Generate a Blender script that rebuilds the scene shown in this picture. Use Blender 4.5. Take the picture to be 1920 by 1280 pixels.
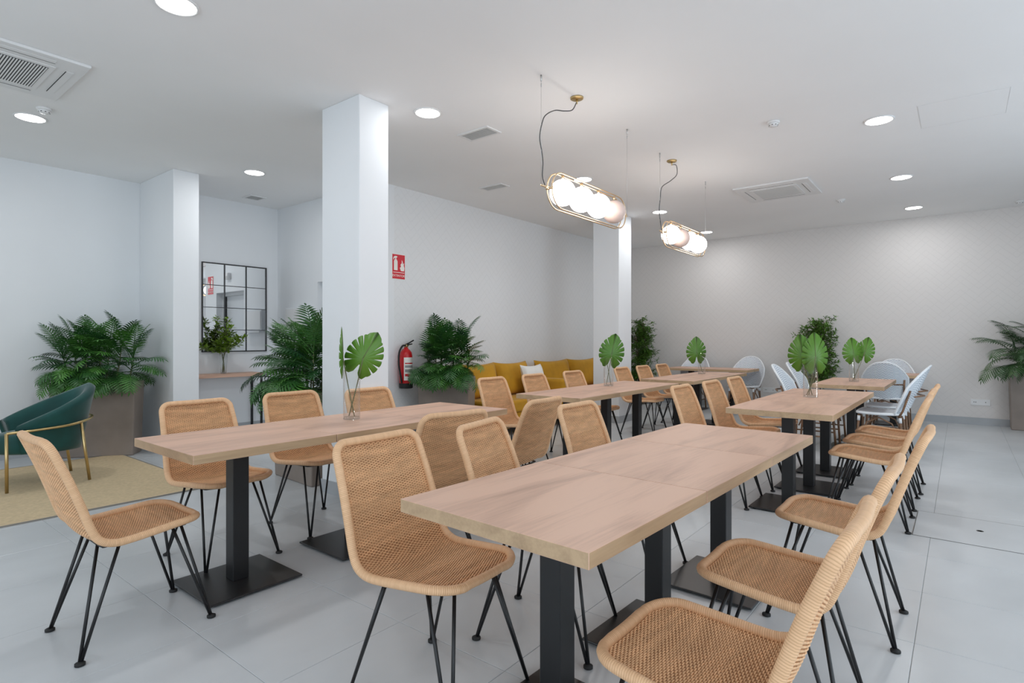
import bpy, bmesh, math, random
from math import sin, cos, pi, radians
from mathutils import Vector, Matrix

for o in list(bpy.data.objects):
    bpy.data.objects.remove(o, do_unlink=True)
scene = bpy.context.scene
COL = scene.collection

# ------------------------------------------------------------------ camera
FPX, HX, HY, CAMZ = 1062.0, 960.0, 637.0, 1.25      # focal length in px, principal column, horizon row, eye height
TH = math.atan2(841, 1062)                            # heading from the X axis (long side of the room)
CT, ST = cos(TH), sin(TH)
CEIL = 3.15
cam_data = bpy.data.cameras.new('camera')
cam = bpy.data.objects.new('camera', cam_data)
COL.objects.link(cam)
cam.location = (0, 0, CAMZ)
cam.rotation_euler = (pi / 2, 0, TH - pi / 2)
cam_data.sensor_width = 36
cam_data.lens = 36 * FPX / 1920
cam_data.shift_y = -3 / 1920
cam_data.clip_start = 0.05
scene.camera = cam


def at(px, py, z):
    """point where the ray through a pixel meets the height z"""
    d = FPX * (z - CAMZ) / (HY - py)
    l = d * (px - HX) / FPX
    return Vector((CT * d + ST * l, ST * d - CT * l, z))


def at_d(px, py, d):
    """point on the ray at depth d"""
    l = d * (px - HX) / FPX
    return Vector((CT * d + ST * l, ST * d - CT * l, CAMZ + (HY - py) * d / FPX))


def at_y(px, py, Y):
    """point where the ray meets the vertical plane Y"""
    t = (px - HX) / FPX
    return at_d(px, py, Y / (ST - CT * t))


def depth(p):
    return CT * p[0] + ST * p[1]


# ------------------------------------------------------------------ world, daylight, exposure
world = bpy.data.worlds.new('world')
scene.world = world
world.use_nodes = True
bg = world.node_tree.nodes['Background']
bg.inputs[0].default_value = (0.80, 0.90, 1.0, 1)
bg.inputs[1].default_value = 0.4
scene.view_settings.view_transform = 'Standard'
scene.view_settings.look = 'None'
scene.view_settings.gamma = 1
scene.view_settings.use_curve_mapping = False
scene.view_settings.exposure = 0.70
try:
    scene.cycles.use_denoising = True
    scene.cycles.max_bounces = 10
    scene.cycles.diffuse_bounces = 6
    scene.cycles.transparent_max_bounces = 16
    scene.cycles.caustics_reflective = False
    scene.cycles.caustics_refractive = False
except Exception:
    pass

DAY = 4.0          # radiant power per square metre of window
WINDOWS_RIGHT = [(-2.6, 0.4), (1.0, 4.0), (4.7, 7.5)]     # X ranges of the openings in the right-hand wall
WIN_Y, WIN_Z0, WIN_Z1 = -2.9, 0.15, 2.75
for i, (x0, x1) in enumerate(WINDOWS_RIGHT):
    ld = bpy.data.lights.new('daylight', 'AREA')
    ld.shape = 'RECTANGLE'
    ld.size, ld.size_y = x1 - x0, WIN_Z1 - WIN_Z0
    ld.energy = DAY * (x1 - x0) * (WIN_Z1 - WIN_Z0)
    ld.color = (0.80, 0.91, 1.0)
    lo = bpy.data.objects.new('daylight', ld)
    lo.location = ((x0 + x1) / 2, WIN_Y - 0.02, (WIN_Z0 + WIN_Z1) / 2)
    lo.rotation_euler = (pi / 2, 0, 0)       # shines towards +Y
    COL.objects.link(lo)
BACK_X, BACK_WIN = -3.4, (-1.9, 5.9)
ld = bpy.data.lights.new('daylight', 'AREA')
ld.shape = 'RECTANGLE'
ld.size, ld.size_y = WIN_Z1 - WIN_Z0, BACK_WIN[1] - BACK_WIN[0]
ld.energy = DAY * 0.62 * ld.size * ld.size_y
ld.color = (0.84, 0.93, 1.0)
lo = bpy.data.objects.new('daylight', ld)
lo.location = (BACK_X - 0.02, sum(BACK_WIN) / 2, (WIN_Z0 + WIN_Z1) / 2)
lo.rotation_euler = (0, -pi / 2, 0)          # shines towards +X
COL.objects.link(lo)

# ------------------------------------------------------------------ materials
MATS = {}


def new_mat(name):
    m = bpy.data.materials.new(name)
    m.use_nodes = True
    nt = m.node_tree
    b = nt.nodes['Principled BSDF']
    MATS[name] = m
    return m, nt, b


def N(nt, typ, **kw):
    n = nt.nodes.new(typ)
    for k, v in kw.items():
        if k.startswith('i_'):
            key = k[2:]
            n.inputs[int(key) if key.isdigit() else key.replace('_', ' ')].default_value = v
        else:
            setattr(n, k, v)
    return n


def rgba(c):
    return (c[0], c[1], c[2], 1)


def mat(name, col, rough=0.6, metal=0.0, vary=0.06, scale=6.0, bump=0.0, bscale=80.0, spec=0.5, sheen=0.0, coords='Object', stretch=(1, 1, 1)):
    """plain surface with a little mottling and fine relief"""
    m, nt, b = new_mat(name)
    b.inputs['Roughness'].default_value = rough
    b.inputs['Metallic'].default_value = metal
    b.inputs['Specular IOR Level'].default_value = spec
    if sheen:
        b.inputs['Sheen Weight'].default_value = sheen
        b.inputs['Sheen Roughness'].default_value = 0.4
    tc = N(nt, 'ShaderNodeTexCoord')
    mp = N(nt, 'ShaderNodeMapping')
    mp.inputs['Scale'].default_value = stretch
    if coords == 'World':
        g = N(nt, 'ShaderNodeNewGeometry')
        nt.links.new(g.outputs['Position'], mp.inputs['Vector'])
    else:
        nt.links.new(tc.outputs[coords], mp.inputs['Vector'])
    nz = N(nt, 'ShaderNodeTexNoise', i_Scale=scale, i_Detail=4.0)
    nt.links.new(mp.outputs[0], nz.inputs['Vector'])
    rp = N(nt, 'ShaderNodeValToRGB')
    rp.color_ramp.elements[0].position = 0.3
    rp.color_ramp.elements[1].position = 0.7
    rp.color_ramp.elements[0].color = rgba([max(0, c * (1 - vary)) for c in col])
    rp.color_ramp.elements[1].color = rgba([min(1, c * (1 + vary)) for c in col])
    nt.links.new(nz.outputs[0], rp.inputs[0])
    nt.links.new(rp.outputs[0], b.inputs['Base Color'])
    if bump:
        n2 = N(nt, 'ShaderNodeTexNoise', i_Scale=bscale, i_Detail=3.0)
        nt.links.new(mp.outputs[0], n2.inputs['Vector'])
        bp = N(nt, 'ShaderNodeBump', i_Strength=bump, i_Distance=0.002)
        nt.links.new(n2.outputs[0], bp.inputs['Height'])
        nt.links.new(bp.outputs[0], b.inputs['Normal'])
    return m


def emit_mat(name, col, strength, base=(0.9, 0.9, 0.9)):
    m, nt, b = new_mat(name)
    b.inputs['Base Color'].default_value = rgba(base)
    b.inputs['Roughness'].default_value = 0.4
    b.inputs['Emission Color'].default_value = rgba(col)
    b.inputs['Emission Strength'].default_value = strength
    return m


def glass_mat(name, tint=(0.975, 0.985, 0.985)):
    """thin clear glass: mostly see-through with a Fresnel reflection"""
    m, nt, b = new_mat(name)
    out = nt.nodes['Material Output']
    tr = N(nt, 'ShaderNodeBsdfTransparent')
    tr.inputs[0].default_value = rgba(tint)
    gl = N(nt, 'ShaderNodeBsdfGlossy', i_Roughness=0.03)
    lw = N(nt, 'ShaderNodeLayerWeight', i_Blend=0.5)
    fac = math_node(nt, 'ADD', math_node(nt, 'MULTIPLY', math_node(nt, 'POWER', lw.outputs['Facing'], 4.0), 0.55), 0.03)
    mx = N(nt, 'ShaderNodeMixShader')
    nt.links.new(fac, mx.inputs[0])
    nt.links.new(tr.outputs[0], mx.inputs[1])
    nt.links.new(gl.outputs[0], mx.inputs[2])
    nt.links.new(mx.outputs[0], out.inputs['Surface'])
    return m


def math_node(nt, op, a, b=None, clamp=False):
    n = nt.nodes.new('ShaderNodeMath')
    n.operation = op
    n.use_clamp = clamp
    for i, v in enumerate((a, b)):
        if v is None:
            continue
        if isinstance(v, (int, float)):
            n.inputs[i].default_value = v
        else:
            nt.links.new(v, n.inputs[i])
    return n.outputs[0]


def wallpaper(name, col, axis, amount):
    """herringbone-printed wallpaper: short slanted strokes that change direction from column to column"""
    m, nt, b = new_mat(name)
    b.inputs['Roughness'].default_value = 0.75
    b.inputs['Specular IOR Level'].default_value = 0.3
    g = N(nt, 'ShaderNodeNewGeometry')
    sp = N(nt, 'ShaderNodeSeparateXYZ')
    nt.links.new(g.outputs['Position'], sp.inputs[0])
    u, v = sp.outputs[axis], sp.outputs['Z']
    cell = 0.21
    tri = math_node(nt, 'PINGPONG', u, cell)
    s1 = math_node(nt, 'FRACT', math_node(nt, 'DIVIDE', math_node(nt, 'ADD', v, tri), 0.105))
    s2 = math_node(nt, 'FRACT', math_node(nt, 'DIVIDE', math_node(nt, 'SUBTRACT', v, tri), 0.21))
    l1 = math_node(nt, 'LESS_THAN', s1, 0.16)
    l2 = math_node(nt, 'LESS_THAN', s2, 0.06)
    ln = math_node(nt, 'MAXIMUM', l1, l2)
    nz = N(nt, 'ShaderNodeTexNoise', i_Scale=30.0, i_Detail=3.0)
    nt.links.new(g.outputs['Position'], nz.inputs['Vector'])
    k = math_node(nt, 'MULTIPLY', ln, math_node(nt, 'MULTIPLY', nz.outputs[0], amount))
    mx = N(nt, 'ShaderNodeMix', data_type='RGBA')
    mx.inputs[6].default_value = rgba(col)
    mx.inputs[7].default_value = rgba([c * 0.6 for c in col])
    nt.links.new(k, mx.inputs[0])
    nt.links.new(mx.outputs[2], b.inputs['Base Color'])
    return m


def wood_mat(name, light, dark, seed=0.0):
    m, nt, b = new_mat(name)
    b.inputs['Roughness'].default_value = 0.45
    tc = N(nt, 'ShaderNodeTexCoord')
    oi = N(nt, 'ShaderNodeObjectInfo')
    ad = N(nt, 'ShaderNodeVectorMath', operation='ADD')
    sc = N(nt, 'ShaderNodeVectorMath', operation='SCALE')
    cb = N(nt, 'ShaderNodeCombineXYZ')
    for i in range(3):
        nt.links.new(oi.outputs['Random'], cb.inputs[i])
    sc.inputs['Scale'].default_value = 37.0
    nt.links.new(cb.outputs[0], sc.inputs[0])
    nt.links.new(tc.outputs['Object'], ad.inputs[0])
    nt.links.new(sc.outputs[0], ad.inputs[1])
    mp = N(nt, 'ShaderNodeMapping')
    mp.inputs['Scale'].default_value = (0.55, 3.2, 6.0)
    nt.links.new(ad.outputs[0], mp.inputs[0])
    n1 = N(nt, 'ShaderNodeTexNoise', i_Scale=2.2, i_Detail=5.0, i_Distortion=0.9)
    nt.links.new(mp.outputs[0], n1.inputs['Vector'])
    mp2 = N(nt, 'ShaderNodeMapping')
    mp2.inputs['Scale'].default_value = (2.5, 60, 60)
    nt.links.new(ad.outputs[0], mp2.inputs[0])
    n2 = N(nt, 'ShaderNodeTexNoise', i_Scale=2.0, i_Detail=4.0)
    nt.links.new(mp2.outputs[0], n2.inputs['Vector'])
    k = math_node(nt, 'ADD', math_node(nt, 'MULTIPLY', n1.outputs[0], 0.75), math_node(nt, 'MULTIPLY', n2.outputs[0], 0.25))
    rp = N(nt, 'ShaderNodeValToRGB')
    e = rp.color_ramp.elements
    e[0].position, e[0].color = 0.30, rgba(dark)
    e[1].position, e[1].color = 0.56, rgba(light)
    nt.links.new(k, rp.inputs[0])
    nt.links.new(rp.outputs[0], b.inputs['Base Color'])
    return m


def ring_mat(name, col, dark, pitch=0.007):
    """cane wound round a tube: rings along the tube's own length (UV x is metres)"""
    m, nt, b = new_mat(name)
    b.inputs['Roughness'].default_value = 0.5
    uv = N(nt, 'ShaderNodeUVMap')
    sp = N(nt, 'ShaderNodeSeparateXYZ')
    nt.links.new(uv.outputs[0], sp.inputs[0])
    ph = math_node(nt, 'ADD', math_node(nt, 'DIVIDE', sp.outputs[0], pitch), math_node(nt, 'MULTIPLY', sp.outputs[1], 0.6))
    fr = math_node(nt, 'FRACT', ph)
    h = math_node(nt, 'SINE', math_node(nt, 'MULTIPLY', fr, pi))
    fl = N(nt, 'ShaderNodeTexWhiteNoise', noise_dimensions='1D')
    nt.links.new(math_node(nt, 'FLOOR', ph), fl.inputs['W'])
    k = math_node(nt, 'MULTIPLY', math_node(nt, 'POWER', h, 0.35), math_node(nt, 'ADD', 0.78, math_node(nt, 'MULTIPLY', fl.outputs[0], 0.22)))
    mx = N(nt, 'ShaderNodeMix', data_type='RGBA')
    mx.inputs[6].default_value = rgba(dark)
    mx.inputs[7].default_value = rgba(col)
    nt.links.new(k, mx.inputs[0])
    nt.links.new(mx.outputs[2], b.inputs['Base Color'])
    bp = N(nt, 'ShaderNodeBump', i_Strength=0.45, i_Distance=0.001)
    nt.links.new(h, bp.inputs['Height'])
    nt.links.new(bp.outputs[0], b.inputs['Normal'])
    return m


def weave_mat(name, col, dark, pu, pv, chev=0.0):
    """small flat basket weave by UV (metres)"""
    m, nt, b = new_mat(name)
    b.inputs['Roughness'].default_value = 0.45
    uv = N(nt, 'ShaderNodeUVMap')
    sp = N(nt, 'ShaderNodeSeparateXYZ')
    nt.links.new(uv.outputs[0], sp.inputs[0])
    u = math_node(nt, 'DIVIDE', sp.outputs[0], pu)
    v = math_node(nt, 'DIVIDE', sp.outputs[1], pv)
    zig = math_node(nt, 'MULTIPLY', math_node(nt, 'PINGPONG', u, 1.0), chev)
    r = math_node(nt, 'FRACT', math_node(nt, 'ADD', v, zig))
    a = math_node(nt, 'LESS_THAN', r, 0.33)
    mx = N(nt, 'ShaderNodeMix', data_type='RGBA')
    mx.inputs[6].default_value = rgba(col)
    mx.inputs[7].default_value = rgba(dark)
    nt.links.new(a, mx.inputs[0])
    nt.links.new(mx.outputs[2], b.inputs['Base Color'])
    bp = N(nt, 'ShaderNodeBump', i_Strength=0.5, i_Distance=0.002)
    nt.links.new(math_node(nt, 'SINE', math_node(nt, 'MULTIPLY', r, pi)), bp.inputs['Height'])
    nt.links.new(bp.outputs[0], b.inputs['Normal'])
    return m


def leaf_mat(name, c1, c2, rough=0.4):
    """leaf green that differs from leaf to leaf"""
    m, nt, b = new_mat(name)
    b.inputs['Roughness'].default_value = rough
    oi = N(nt, 'ShaderNodeObjectInfo')
    tc = N(nt, 'ShaderNodeTexCoord')
    nz = N(nt, 'ShaderNodeTexNoise', i_Scale=9.0, i_Detail=2.0)
    nt.links.new(tc.outputs['Object'], nz.inputs['Vector'])
    k = math_node(nt, 'ADD', math_node(nt, 'MULTIPLY', oi.outputs['Random'], 0.7), math_node(nt, 'MULTIPLY', nz.outputs[0], 0.35))
    rp = N(nt, 'ShaderNodeValToRGB')
    rp.color_ramp.elements[0].color = rgba(c1)
    rp.color_ramp.elements[1].color = rgba(c2)
    nt.links.new(k, rp.inputs[0])
    nt.links.new(rp.outputs[0], b.inputs['Base Color'])
    return m


M_WALL = mat('white_wall_paint', (0.80, 0.82, 0.84), 0.8, vary=0.012, scale=2.0, spec=0.3, coords='World')
M_CEIL = mat('ceiling_paint', (0.88, 0.88, 0.88), 0.9, vary=0.012, scale=1.5, spec=0.2, coords='World')
M_PAPER_A = wallpaper('pale_wallpaper', (0.78, 0.79, 0.80), 'X', 0.16)
M_PAPER_B = wallpaper('greige_wallpaper', (0.735, 0.705, 0.685), 'Y', 0.17)
M_TILE = mat('grey_floor_tile', (0.59, 0.61, 0.625), 0.30, vary=0.085, scale=1.3, spec=0.5, coords='World', stretch=(1, 1.6, 1))
M_GROUT = mat('tile_grout', (0.40, 0.41, 0.41), 0.9)
M_SKIRT = mat('grey_skirting_tile', (0.42, 0.44, 0.46), 0.4, vary=0.04)
M_OAK = wood_mat('oak_table_top', (0.72, 0.455, 0.33), (0.50, 0.30, 0.215))
M_OAK_EDGE = wood_mat('oak_edge', (0.54, 0.37, 0.22), (0.38, 0.25, 0.145))
M_BLACK = mat('black_powder_coat', (0.008, 0.008, 0.009), 0.38, vary=0.1, spec=0.5)
M_PLATE = mat('black_steel_plate', (0.018, 0.018, 0.019), 0.36, vary=0.1)
M_RUBBER = mat('black_rubber', (0.012, 0.012, 0.012), 0.7)
M_CANE = mat('rattan_cane', (0.79, 0.47, 0.25), 0.5, vary=0.16, scale=60, stretch=(1, 0.15, 1))
M_HOLE_SHADE = mat('rattan_hole_shade', (0.36, 0.175, 0.075), 0.8, vary=0.2, scale=40)  # deep brown standing in for shade between the woven strands
M_CANE_RIM = ring_mat('rattan_wrapped_rim', (0.85, 0.535, 0.31), (0.48, 0.25, 0.11), 0.0062)
M_GREENV = mat('green_velvet', (0.003, 0.062, 0.055), 0.75, vary=0.25, scale=5, sheen=0.35)
M_BRASS = mat('brushed_brass', (0.62, 0.46, 0.22), 0.32, 1.0, vary=0.05)
M_GOLD = mat('pale_gold_tube', (0.80, 0.60, 0.38), 0.3, 1.0, vary=0.05)
M_MUSTARD = mat('mustard_velvet', (0.54, 0.27, 0.008), 0.8, vary=0.15, scale=4, sheen=0.15)
M_PILLOW = mat('white_linen', (0.82, 0.80, 0.76), 0.9, vary=0.05, bump=0.3, bscale=200)
M_TAUPE = mat('taupe_planter', (0.26, 0.215, 0.185), 0.5, vary=0.12, scale=4)
M_SOIL = mat('potting_soil', (0.035, 0.022, 0.014), 0.95, vary=0.3, scale=30, bump=0.8)
M_JUTE = mat('beige_jute_rug', (0.64, 0.50, 0.31), 0.95, vary=0.10, scale=40, bump=0.6, bscale=300)
M_RUGEDGE = mat('rug_binding', (0.27, 0.25, 0.22), 0.9)
M_FROND = leaf_mat('palm_frond_green', (0.004, 0.045, 0.020), (0.075, 0.23, 0.03))
M_ARECA = leaf_mat('areca_green', (0.015, 0.065, 0.022), (0.075, 0.15, 0.04))
M_BUSH = leaf_mat('bush_leaf_green', (0.07, 0.17, 0.022), (0.16, 0.32, 0.05))
M_BRANCH_LEAF = leaf_mat('branch_leaf_green', (0.12, 0.23, 0.02), (0.26, 0.38, 0.04))
M_MONST = leaf_mat('monstera_green', (0.045, 0.16, 0.02), (0.13, 0.28, 0.028), 0.4)
M_STEM = mat('plant_stem', (0.16, 0.17, 0.08), 0.6, vary=0.2)
M_BARK = mat('plant_bark', (0.12, 0.075, 0.045), 0.8, vary=0.25, scale=20)
M_GLASS = glass_mat('clear_glass')
M_WHITEPLASTIC = mat('white_plastic', (0.78, 0.78, 0.78), 0.45, vary=0.01)
M_GREYPLASTIC = mat('grey_plastic', (0.30, 0.30, 0.30), 0.5)
M_GRILLE = mat('pale_grille', (0.62, 0.62, 0.61), 0.6, vary=0.02)
M_DARK = mat('dark_recess', (0.05, 0.05, 0.05), 0.8)
M_STEEL = mat('steel', (0.6, 0.6, 0.6), 0.3, 1.0, vary=0.03)
M_CORD = mat('grey_fabric_cord', (0.10, 0.10, 0.10), 0.8)
M_RED = mat('red_enamel', (0.55, 0.008, 0.012), 0.3, vary=0.05)
M_SIGNRED = mat('sign_red', (0.62, 0.012, 0.03), 0.45, vary=0.02)
M_SIGNWHITE = mat('sign_white', (0.85, 0.83, 0.78), 0.5, vary=0.01)
M_BLACKFRAME = mat('black_mirror_frame', (0.02, 0.02, 0.022), 0.4)
M_MIRROR, _nt, _b = new_mat('mirror_silver')
_b.inputs['Base Color'].default_value = (0.93, 0.94, 0.95, 1)
_b.inputs['Metallic'].default_value = 1
_b.inputs['Roughness'].default_value = 0.0
M_DIFFUSER = emit_mat('lit_diffuser', (1.0, 0.985, 0.96), 6.0)
M_GLOBE_ON = emit_mat('lit_opal_globe', (1.0, 0.90, 0.82), 5.5)
M_GLOBE_OFF = mat('unlit_blush_globe', (0.80, 0.62, 0.55), 0.25, vary=0.02)
M_WOVENWHITE = weave_mat('white_woven_resin', (0.84, 0.88, 0.92), (0.24, 0.31, 0.40), 0.034, 0.024, 1.0)
M_WHITEBIND = mat('white_resin_binding', (0.80, 0.83, 0.86), 0.4, vary=0.03)
M_BAMBOO = mat('brown_bamboo_tube', (0.20, 0.105, 0.055), 0.4, vary=0.35, scale=14)
M_DOOR = mat('pale_grey_door', (0.56, 0.58, 0.60), 0.35, vary=0.02)
M_DOORFRAME = mat('grey_door_frame', (0.62, 0.63, 0.64), 0.5, vary=0.02)
M_SEAM = mat('ceiling_seam', (0.76, 0.76, 0.76), 0.8, vary=0.02)
M_HATCHTRIM = mat('hatch_trim', (0.10, 0.10, 0.095), 0.5)


# ------------------------------------------------------------------ mesh helpers
class MB:
    """collects shapes, then links them as ONE mesh object"""

    def __init__(self):
        self.v, self.f, self.m, self.uv, self.s = [], [], [], [], []

    def add(self, verts, faces, mi=0, uvs=None, smooth=True):
        o = len(self.v)
        self.v += [tuple(p) for p in verts]
        self.uv += uvs if uvs else [(0.0, 0.0)] * len(verts)
        for f in faces:
            self.f.append(tuple(i + o for i in f))
            self.m.append(mi)
            self.s.append(smooth)
        return self

    def box(self, x0, x1, y0, y1, z0, z1, mi=0):
        v = [(x, y, z) for z in (z0, z1) for y in (y0, y1) for x in (x0, x1)]
        f = [(0, 2, 3, 1), (4, 5, 7, 6), (0, 1, 5, 4), (2, 6, 7, 3), (0, 4, 6, 2), (1, 3, 7, 5)]
        return self.add(v, f, mi, smooth=False)

    def tube(self, pts, r, n=8, closed=False, caps=True, mi=0):
        pts = [Vector(p) for p in pts]
        k = len(pts)
        rs = r if isinstance(r, (list, tuple)) else [r] * k
        if closed:
            pts = pts + [pts[0]]
            rs = list(rs) + [rs[0]]
            k += 1
        tang = []
        for i in range(k):
            if closed:
                a, b = pts[(i - 1) % (k - 1)], pts[(i + 1) % (k - 1)]
            else:
                a, b = pts[max(i - 1, 0)], pts[min(i + 1, k - 1)]
            t = (b - a)
            tang.append(t.normalized() if t.length > 1e-9 else Vector((0, 0, 1)))
        up = Vector((0, 0, 1)) if abs(tang[0].z) < 0.9 else Vector((1, 0, 0))
        nrm = tang[0].cross(up).normalized()
        verts, uvs, L = [], [], 0.0
        for i in range(k):
            if i:
                L += (pts[i] - pts[i - 1]).length
                nrm = (nrm - tang[i] * nrm.dot(tang[i]))
                nrm = nrm.normalized() if nrm.length > 1e-6 else tang[i].orthogonal().normalized()
            bn = tang[i].cross(nrm)
            for j in range(n):
                a = 2 * pi * j / n
                verts.append(pts[i] + (nrm * cos(a) + bn * sin(a)) * rs[i])
                uvs.append((L, min(j, n - j) / n * 2))
        faces = []
        for i in range(k - 1):
            for j in range(n):
                faces.append((i * n + j, i * n + (j + 1) % n, (i + 1) * n + (j + 1) % n, (i + 1) * n + j))
        if caps and not closed:
            faces.append(tuple(range(n))[::-1])
            faces.append(tuple((k - 1) * n + j for j in range(n)))
        return self.add(verts, faces, mi, uvs)

    def lathe(self, prof, n=24, c=(0, 0, 0), mi=0, smooth=True):
        verts, faces = [], []
        for r, z in prof:
            for j in range(n):
                a = 2 * pi * j / n
                verts.append((c[0] + r * cos(a), c[1] + r * sin(a), c[2] + z))
        for i in range(len(prof) - 1):
            for j in range(n):
                faces.append((i * n + j, i * n + (j + 1) % n, (i + 1) * n + (j + 1) % n, (i + 1) * n + j))
        if prof[0][0] > 1e-6:
            faces.append(tuple(range(n))[::-1])
        if prof[-1][0] > 1e-6:
            faces.append(tuple((len(prof) - 1) * n + j for j in range(n)))
        return self.add(verts, faces, mi, smooth=smooth)

    def grid(self, fn, nu, nv, mi=0, uvfn=None):
        """fn(i/nu, j/nv) -> point"""
        verts = [fn(i / nu, j / nv) for i in range(nu + 1) for j in range(nv + 1)]
        uvs = [uvfn(i / nu, j / nv) for i in range(nu + 1) for j in range(nv + 1)] if uvfn else None
        w = nv + 1
        faces = [(i * w + j, (i + 1) * w + j, (i + 1) * w + j + 1, i * w + j + 1) for i in range(nu) for j in range(nv)]
        return self.add(verts, faces, mi, uvs)

    def mesh(self, name, mats, bevel=0.0, seg=2):
        me = bpy.data.meshes.new(name)
        me.from_pydata(self.v, [], self.f)
        for m in (mats if isinstance(mats, (list, tuple)) else [mats]):
            me.materials.append(m)
        me.polygons.foreach_set('material_index', self.m)
        me.polygons.foreach_set('use_smooth', self.s)
        uvl = me.uv_layers.new(name='UVMap')
        li = [0] * len(me.loops)
        me.loops.foreach_get('vertex_index', li)
        flat = []
        for i in li:
            flat += self.uv[i]
        uvl.data.foreach_set('uv', flat)
        if bevel:
            bm = bmesh.new()
            bm.from_mesh(me)
            ed = [e for e in bm.edges if len(e.link_faces) == 2 and e.calc_face_angle(0) > 0.6]
            bmesh.ops.bevel(bm, geom=ed, offset=bevel, segments=seg, profile=0.5, affect='EDGES')
            bm.to_mesh(me)
            bm.free()
        me.update()
        return me


def link(name, data, parent=None, loc=None, rot=None, scale=None):
    o = bpy.data.objects.new(name, data)
    COL.objects.link(o)
    if parent is not None:
        o.parent = parent
    if loc is not None:
        o.location = loc
    if rot is not None:
        o.rotation_euler = rot
    if scale is not None:
        o.scale = scale if isinstance(scale, (tuple, list, Vector)) else (scale,) * 3
    return o


def build(name, mb, mats, parent=None, bevel=0.0, seg=2, **kw):
    return link(name, mb.mesh(name, mats, bevel, seg), parent, **kw)


def tag(o, label, cat, group=None, kind=None):
    o['label'] = label
    o['category'] = cat
    if group:
        o['group'] = group
    if kind:
        o['kind'] = kind
    return o


def thing(name, label, cat, loc=(0, 0, 0), rz=0.0, group=None):
    o = bpy.data.objects.new(name, None)
    o.empty_display_size = 0.1
    COL.objects.link(o)
    o.location = loc
    o.rotation_euler = (0, 0, rz)
    return tag(o, label, cat, group)


def dup(root, loc, rz, label, group=None):
    """a copy of a thing with copies of its parts and their sub-parts"""
    r = root.copy()
    COL.objects.link(r)
    r.location = loc
    r.rotation_euler = (0, 0, rz)
    r['label'] = label
    if group:
        r['group'] = group
    for ch in list(root.children):
        c = ch.copy()
        COL.objects.link(c)
        c.parent = r
        for g in list(ch.children):
            d = g.copy()
            COL.objects.link(d)
            d.parent = c
    return r


def struct(name, mb, mats, label=None, parent=None, **kw):
    o = build(name, mb, mats, parent, **kw)
    if parent is None:
        o['kind'] = 'structure'
        if label:
            o['label'] = label
    return o


# ------------------------------------------------------------------ the room
WALL_A, WALL_L, WALL_B, RET_X = 5.46, 7.82, 10.8, 4.36
T = 0.2
X0, Y0 = BACK_X, WIN_Y

floor = struct('floor', MB().box(X0 - T, WALL_B + T, Y0 - T, WALL_L + T, -0.12, -0.0025), M_GROUT, 'pale grey stone-look tiled floor')
# single floor tiles, 60 cm, as measured from the joints on the right
tiles = []
for i in range(-12, 15):
    for j in range(-7, 15):
        x, y = 2.86 + 0.6 * i, 0.15 + 0.6 * j
        if x < X0 - 0.3 or x > WALL_B or y < Y0 - 0.3 or y > WALL_L:
            continue
        d = CT * (x + .3) + ST * (y + .3)
        l = ST * (x + .3) - CT * (y + .3)
        vis = 1e9
        if d > 0.9:
            px, py = HX + FPX * l / d, HY + FPX * CAMZ / d
            if -160 < px < 2080 and py < 1560:
                vis = d
        tiles.append((vis, x, y))
tiles.sort()
tile_me = MB().box(0.0012, 0.5988, 0.0012, 0.5988, -0.011, 0).mesh('tile', M_TILE, 0.0012, 1)
rest = MB()
for k, (vis, x, y) in enumerate(tiles):
    behind = (y > WALL_A and x > RET_X + 0.2)
    if k < 300 and vis < 1e8 and not behind:
        link('tile', tile_me, floor, loc=(x, y, 0))
    else:
        rest.box(x + .0012, x + .5988, y + .0012, y + .5988, -0.011, 0)
o = build('tiles_out_of_sight', rest, M_TILE, floor)
o.name = 'tile_field'
o['kind'] = 'stuff'

struct('ceiling', MB().box(X0 - T, WALL_B + T, Y0 - T, WALL_L + T, CEIL, CEIL + 0.2), M_CEIL, 'smooth white painted ceiling')
struct('wall_left', MB().box(X0 - T, RET_X + T, WALL_L, WALL_L + T, 0, CEIL), M_WALL, 'plain white wall on the left')
struct('wall_middle', MB().box(RET_X + T, WALL_B + T, WALL_A, WALL_A + T, 0, CEIL), M_PAPER_A, 'white wall with faint pattern behind the mustard sofa')
struct('wall_far', MB().box(WALL_B, WALL_B + T, Y0 - T, WALL_A, 0, CEIL), M_PAPER_B, 'far wall with greige herringbone wallpaper')
DOOR = (5.86, 6.80, 2.03)
rw = MB()
rw.box(RET_X, RET_X + T, WALL_A, DOOR[0], 0, CEIL)
rw.box(RET_X, RET_X + T, DOOR[1], WALL_L, 0, CEIL)
rw.box(RET_X, RET_X + T, DOOR[0], DOOR[1], DOOR[2], CEIL)
struct('wall_return', rw, M_WALL, 'short white wall with a door, behind the square column')
d1 = struct('door_1', MB().box(RET_X + 0.13, RET_X + 0.17, DOOR[0] + 0.05, DOOR[1] - 0.05, 0.005, DOOR[2] - 0.05), M_DOOR, 'pale grey flush door set back in the short white wall')
fr = MB()
fr.box(RET_X + 0.10, RET_X + 0.19, DOOR[0], DOOR[0] + 0.05, 0, DOOR[2])
fr.box(RET_X + 0.10, RET_X + 0.19, DOOR[1] - 0.05, DOOR[1], 0, DOOR[2])
fr.box(RET_X + 0.10, RET_X + 0.19, DOOR[0] + 0.05, DOOR[1] - 0.05, DOOR[2] - 0.05, DOOR[2])
struct('door_frame', fr, M_DOORFRAME, parent=d1)
struct('door_edge_strip', MB().box(RET_X + 0.115, RET_X + 0.13, DOOR[0] + 0.06, DOOR[0] + 0.10, 0.01, DOOR[2] - 0.06), M_BLACK, parent=d1)
struct('door_handle', MB().tube([(RET_X + .13, 6.66, 1.0), (RET_X + .08, 6.66, 1.0), (RET_X + .08, 6.54, 1.0)], 0.009), M_STEEL, parent=d1)
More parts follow.
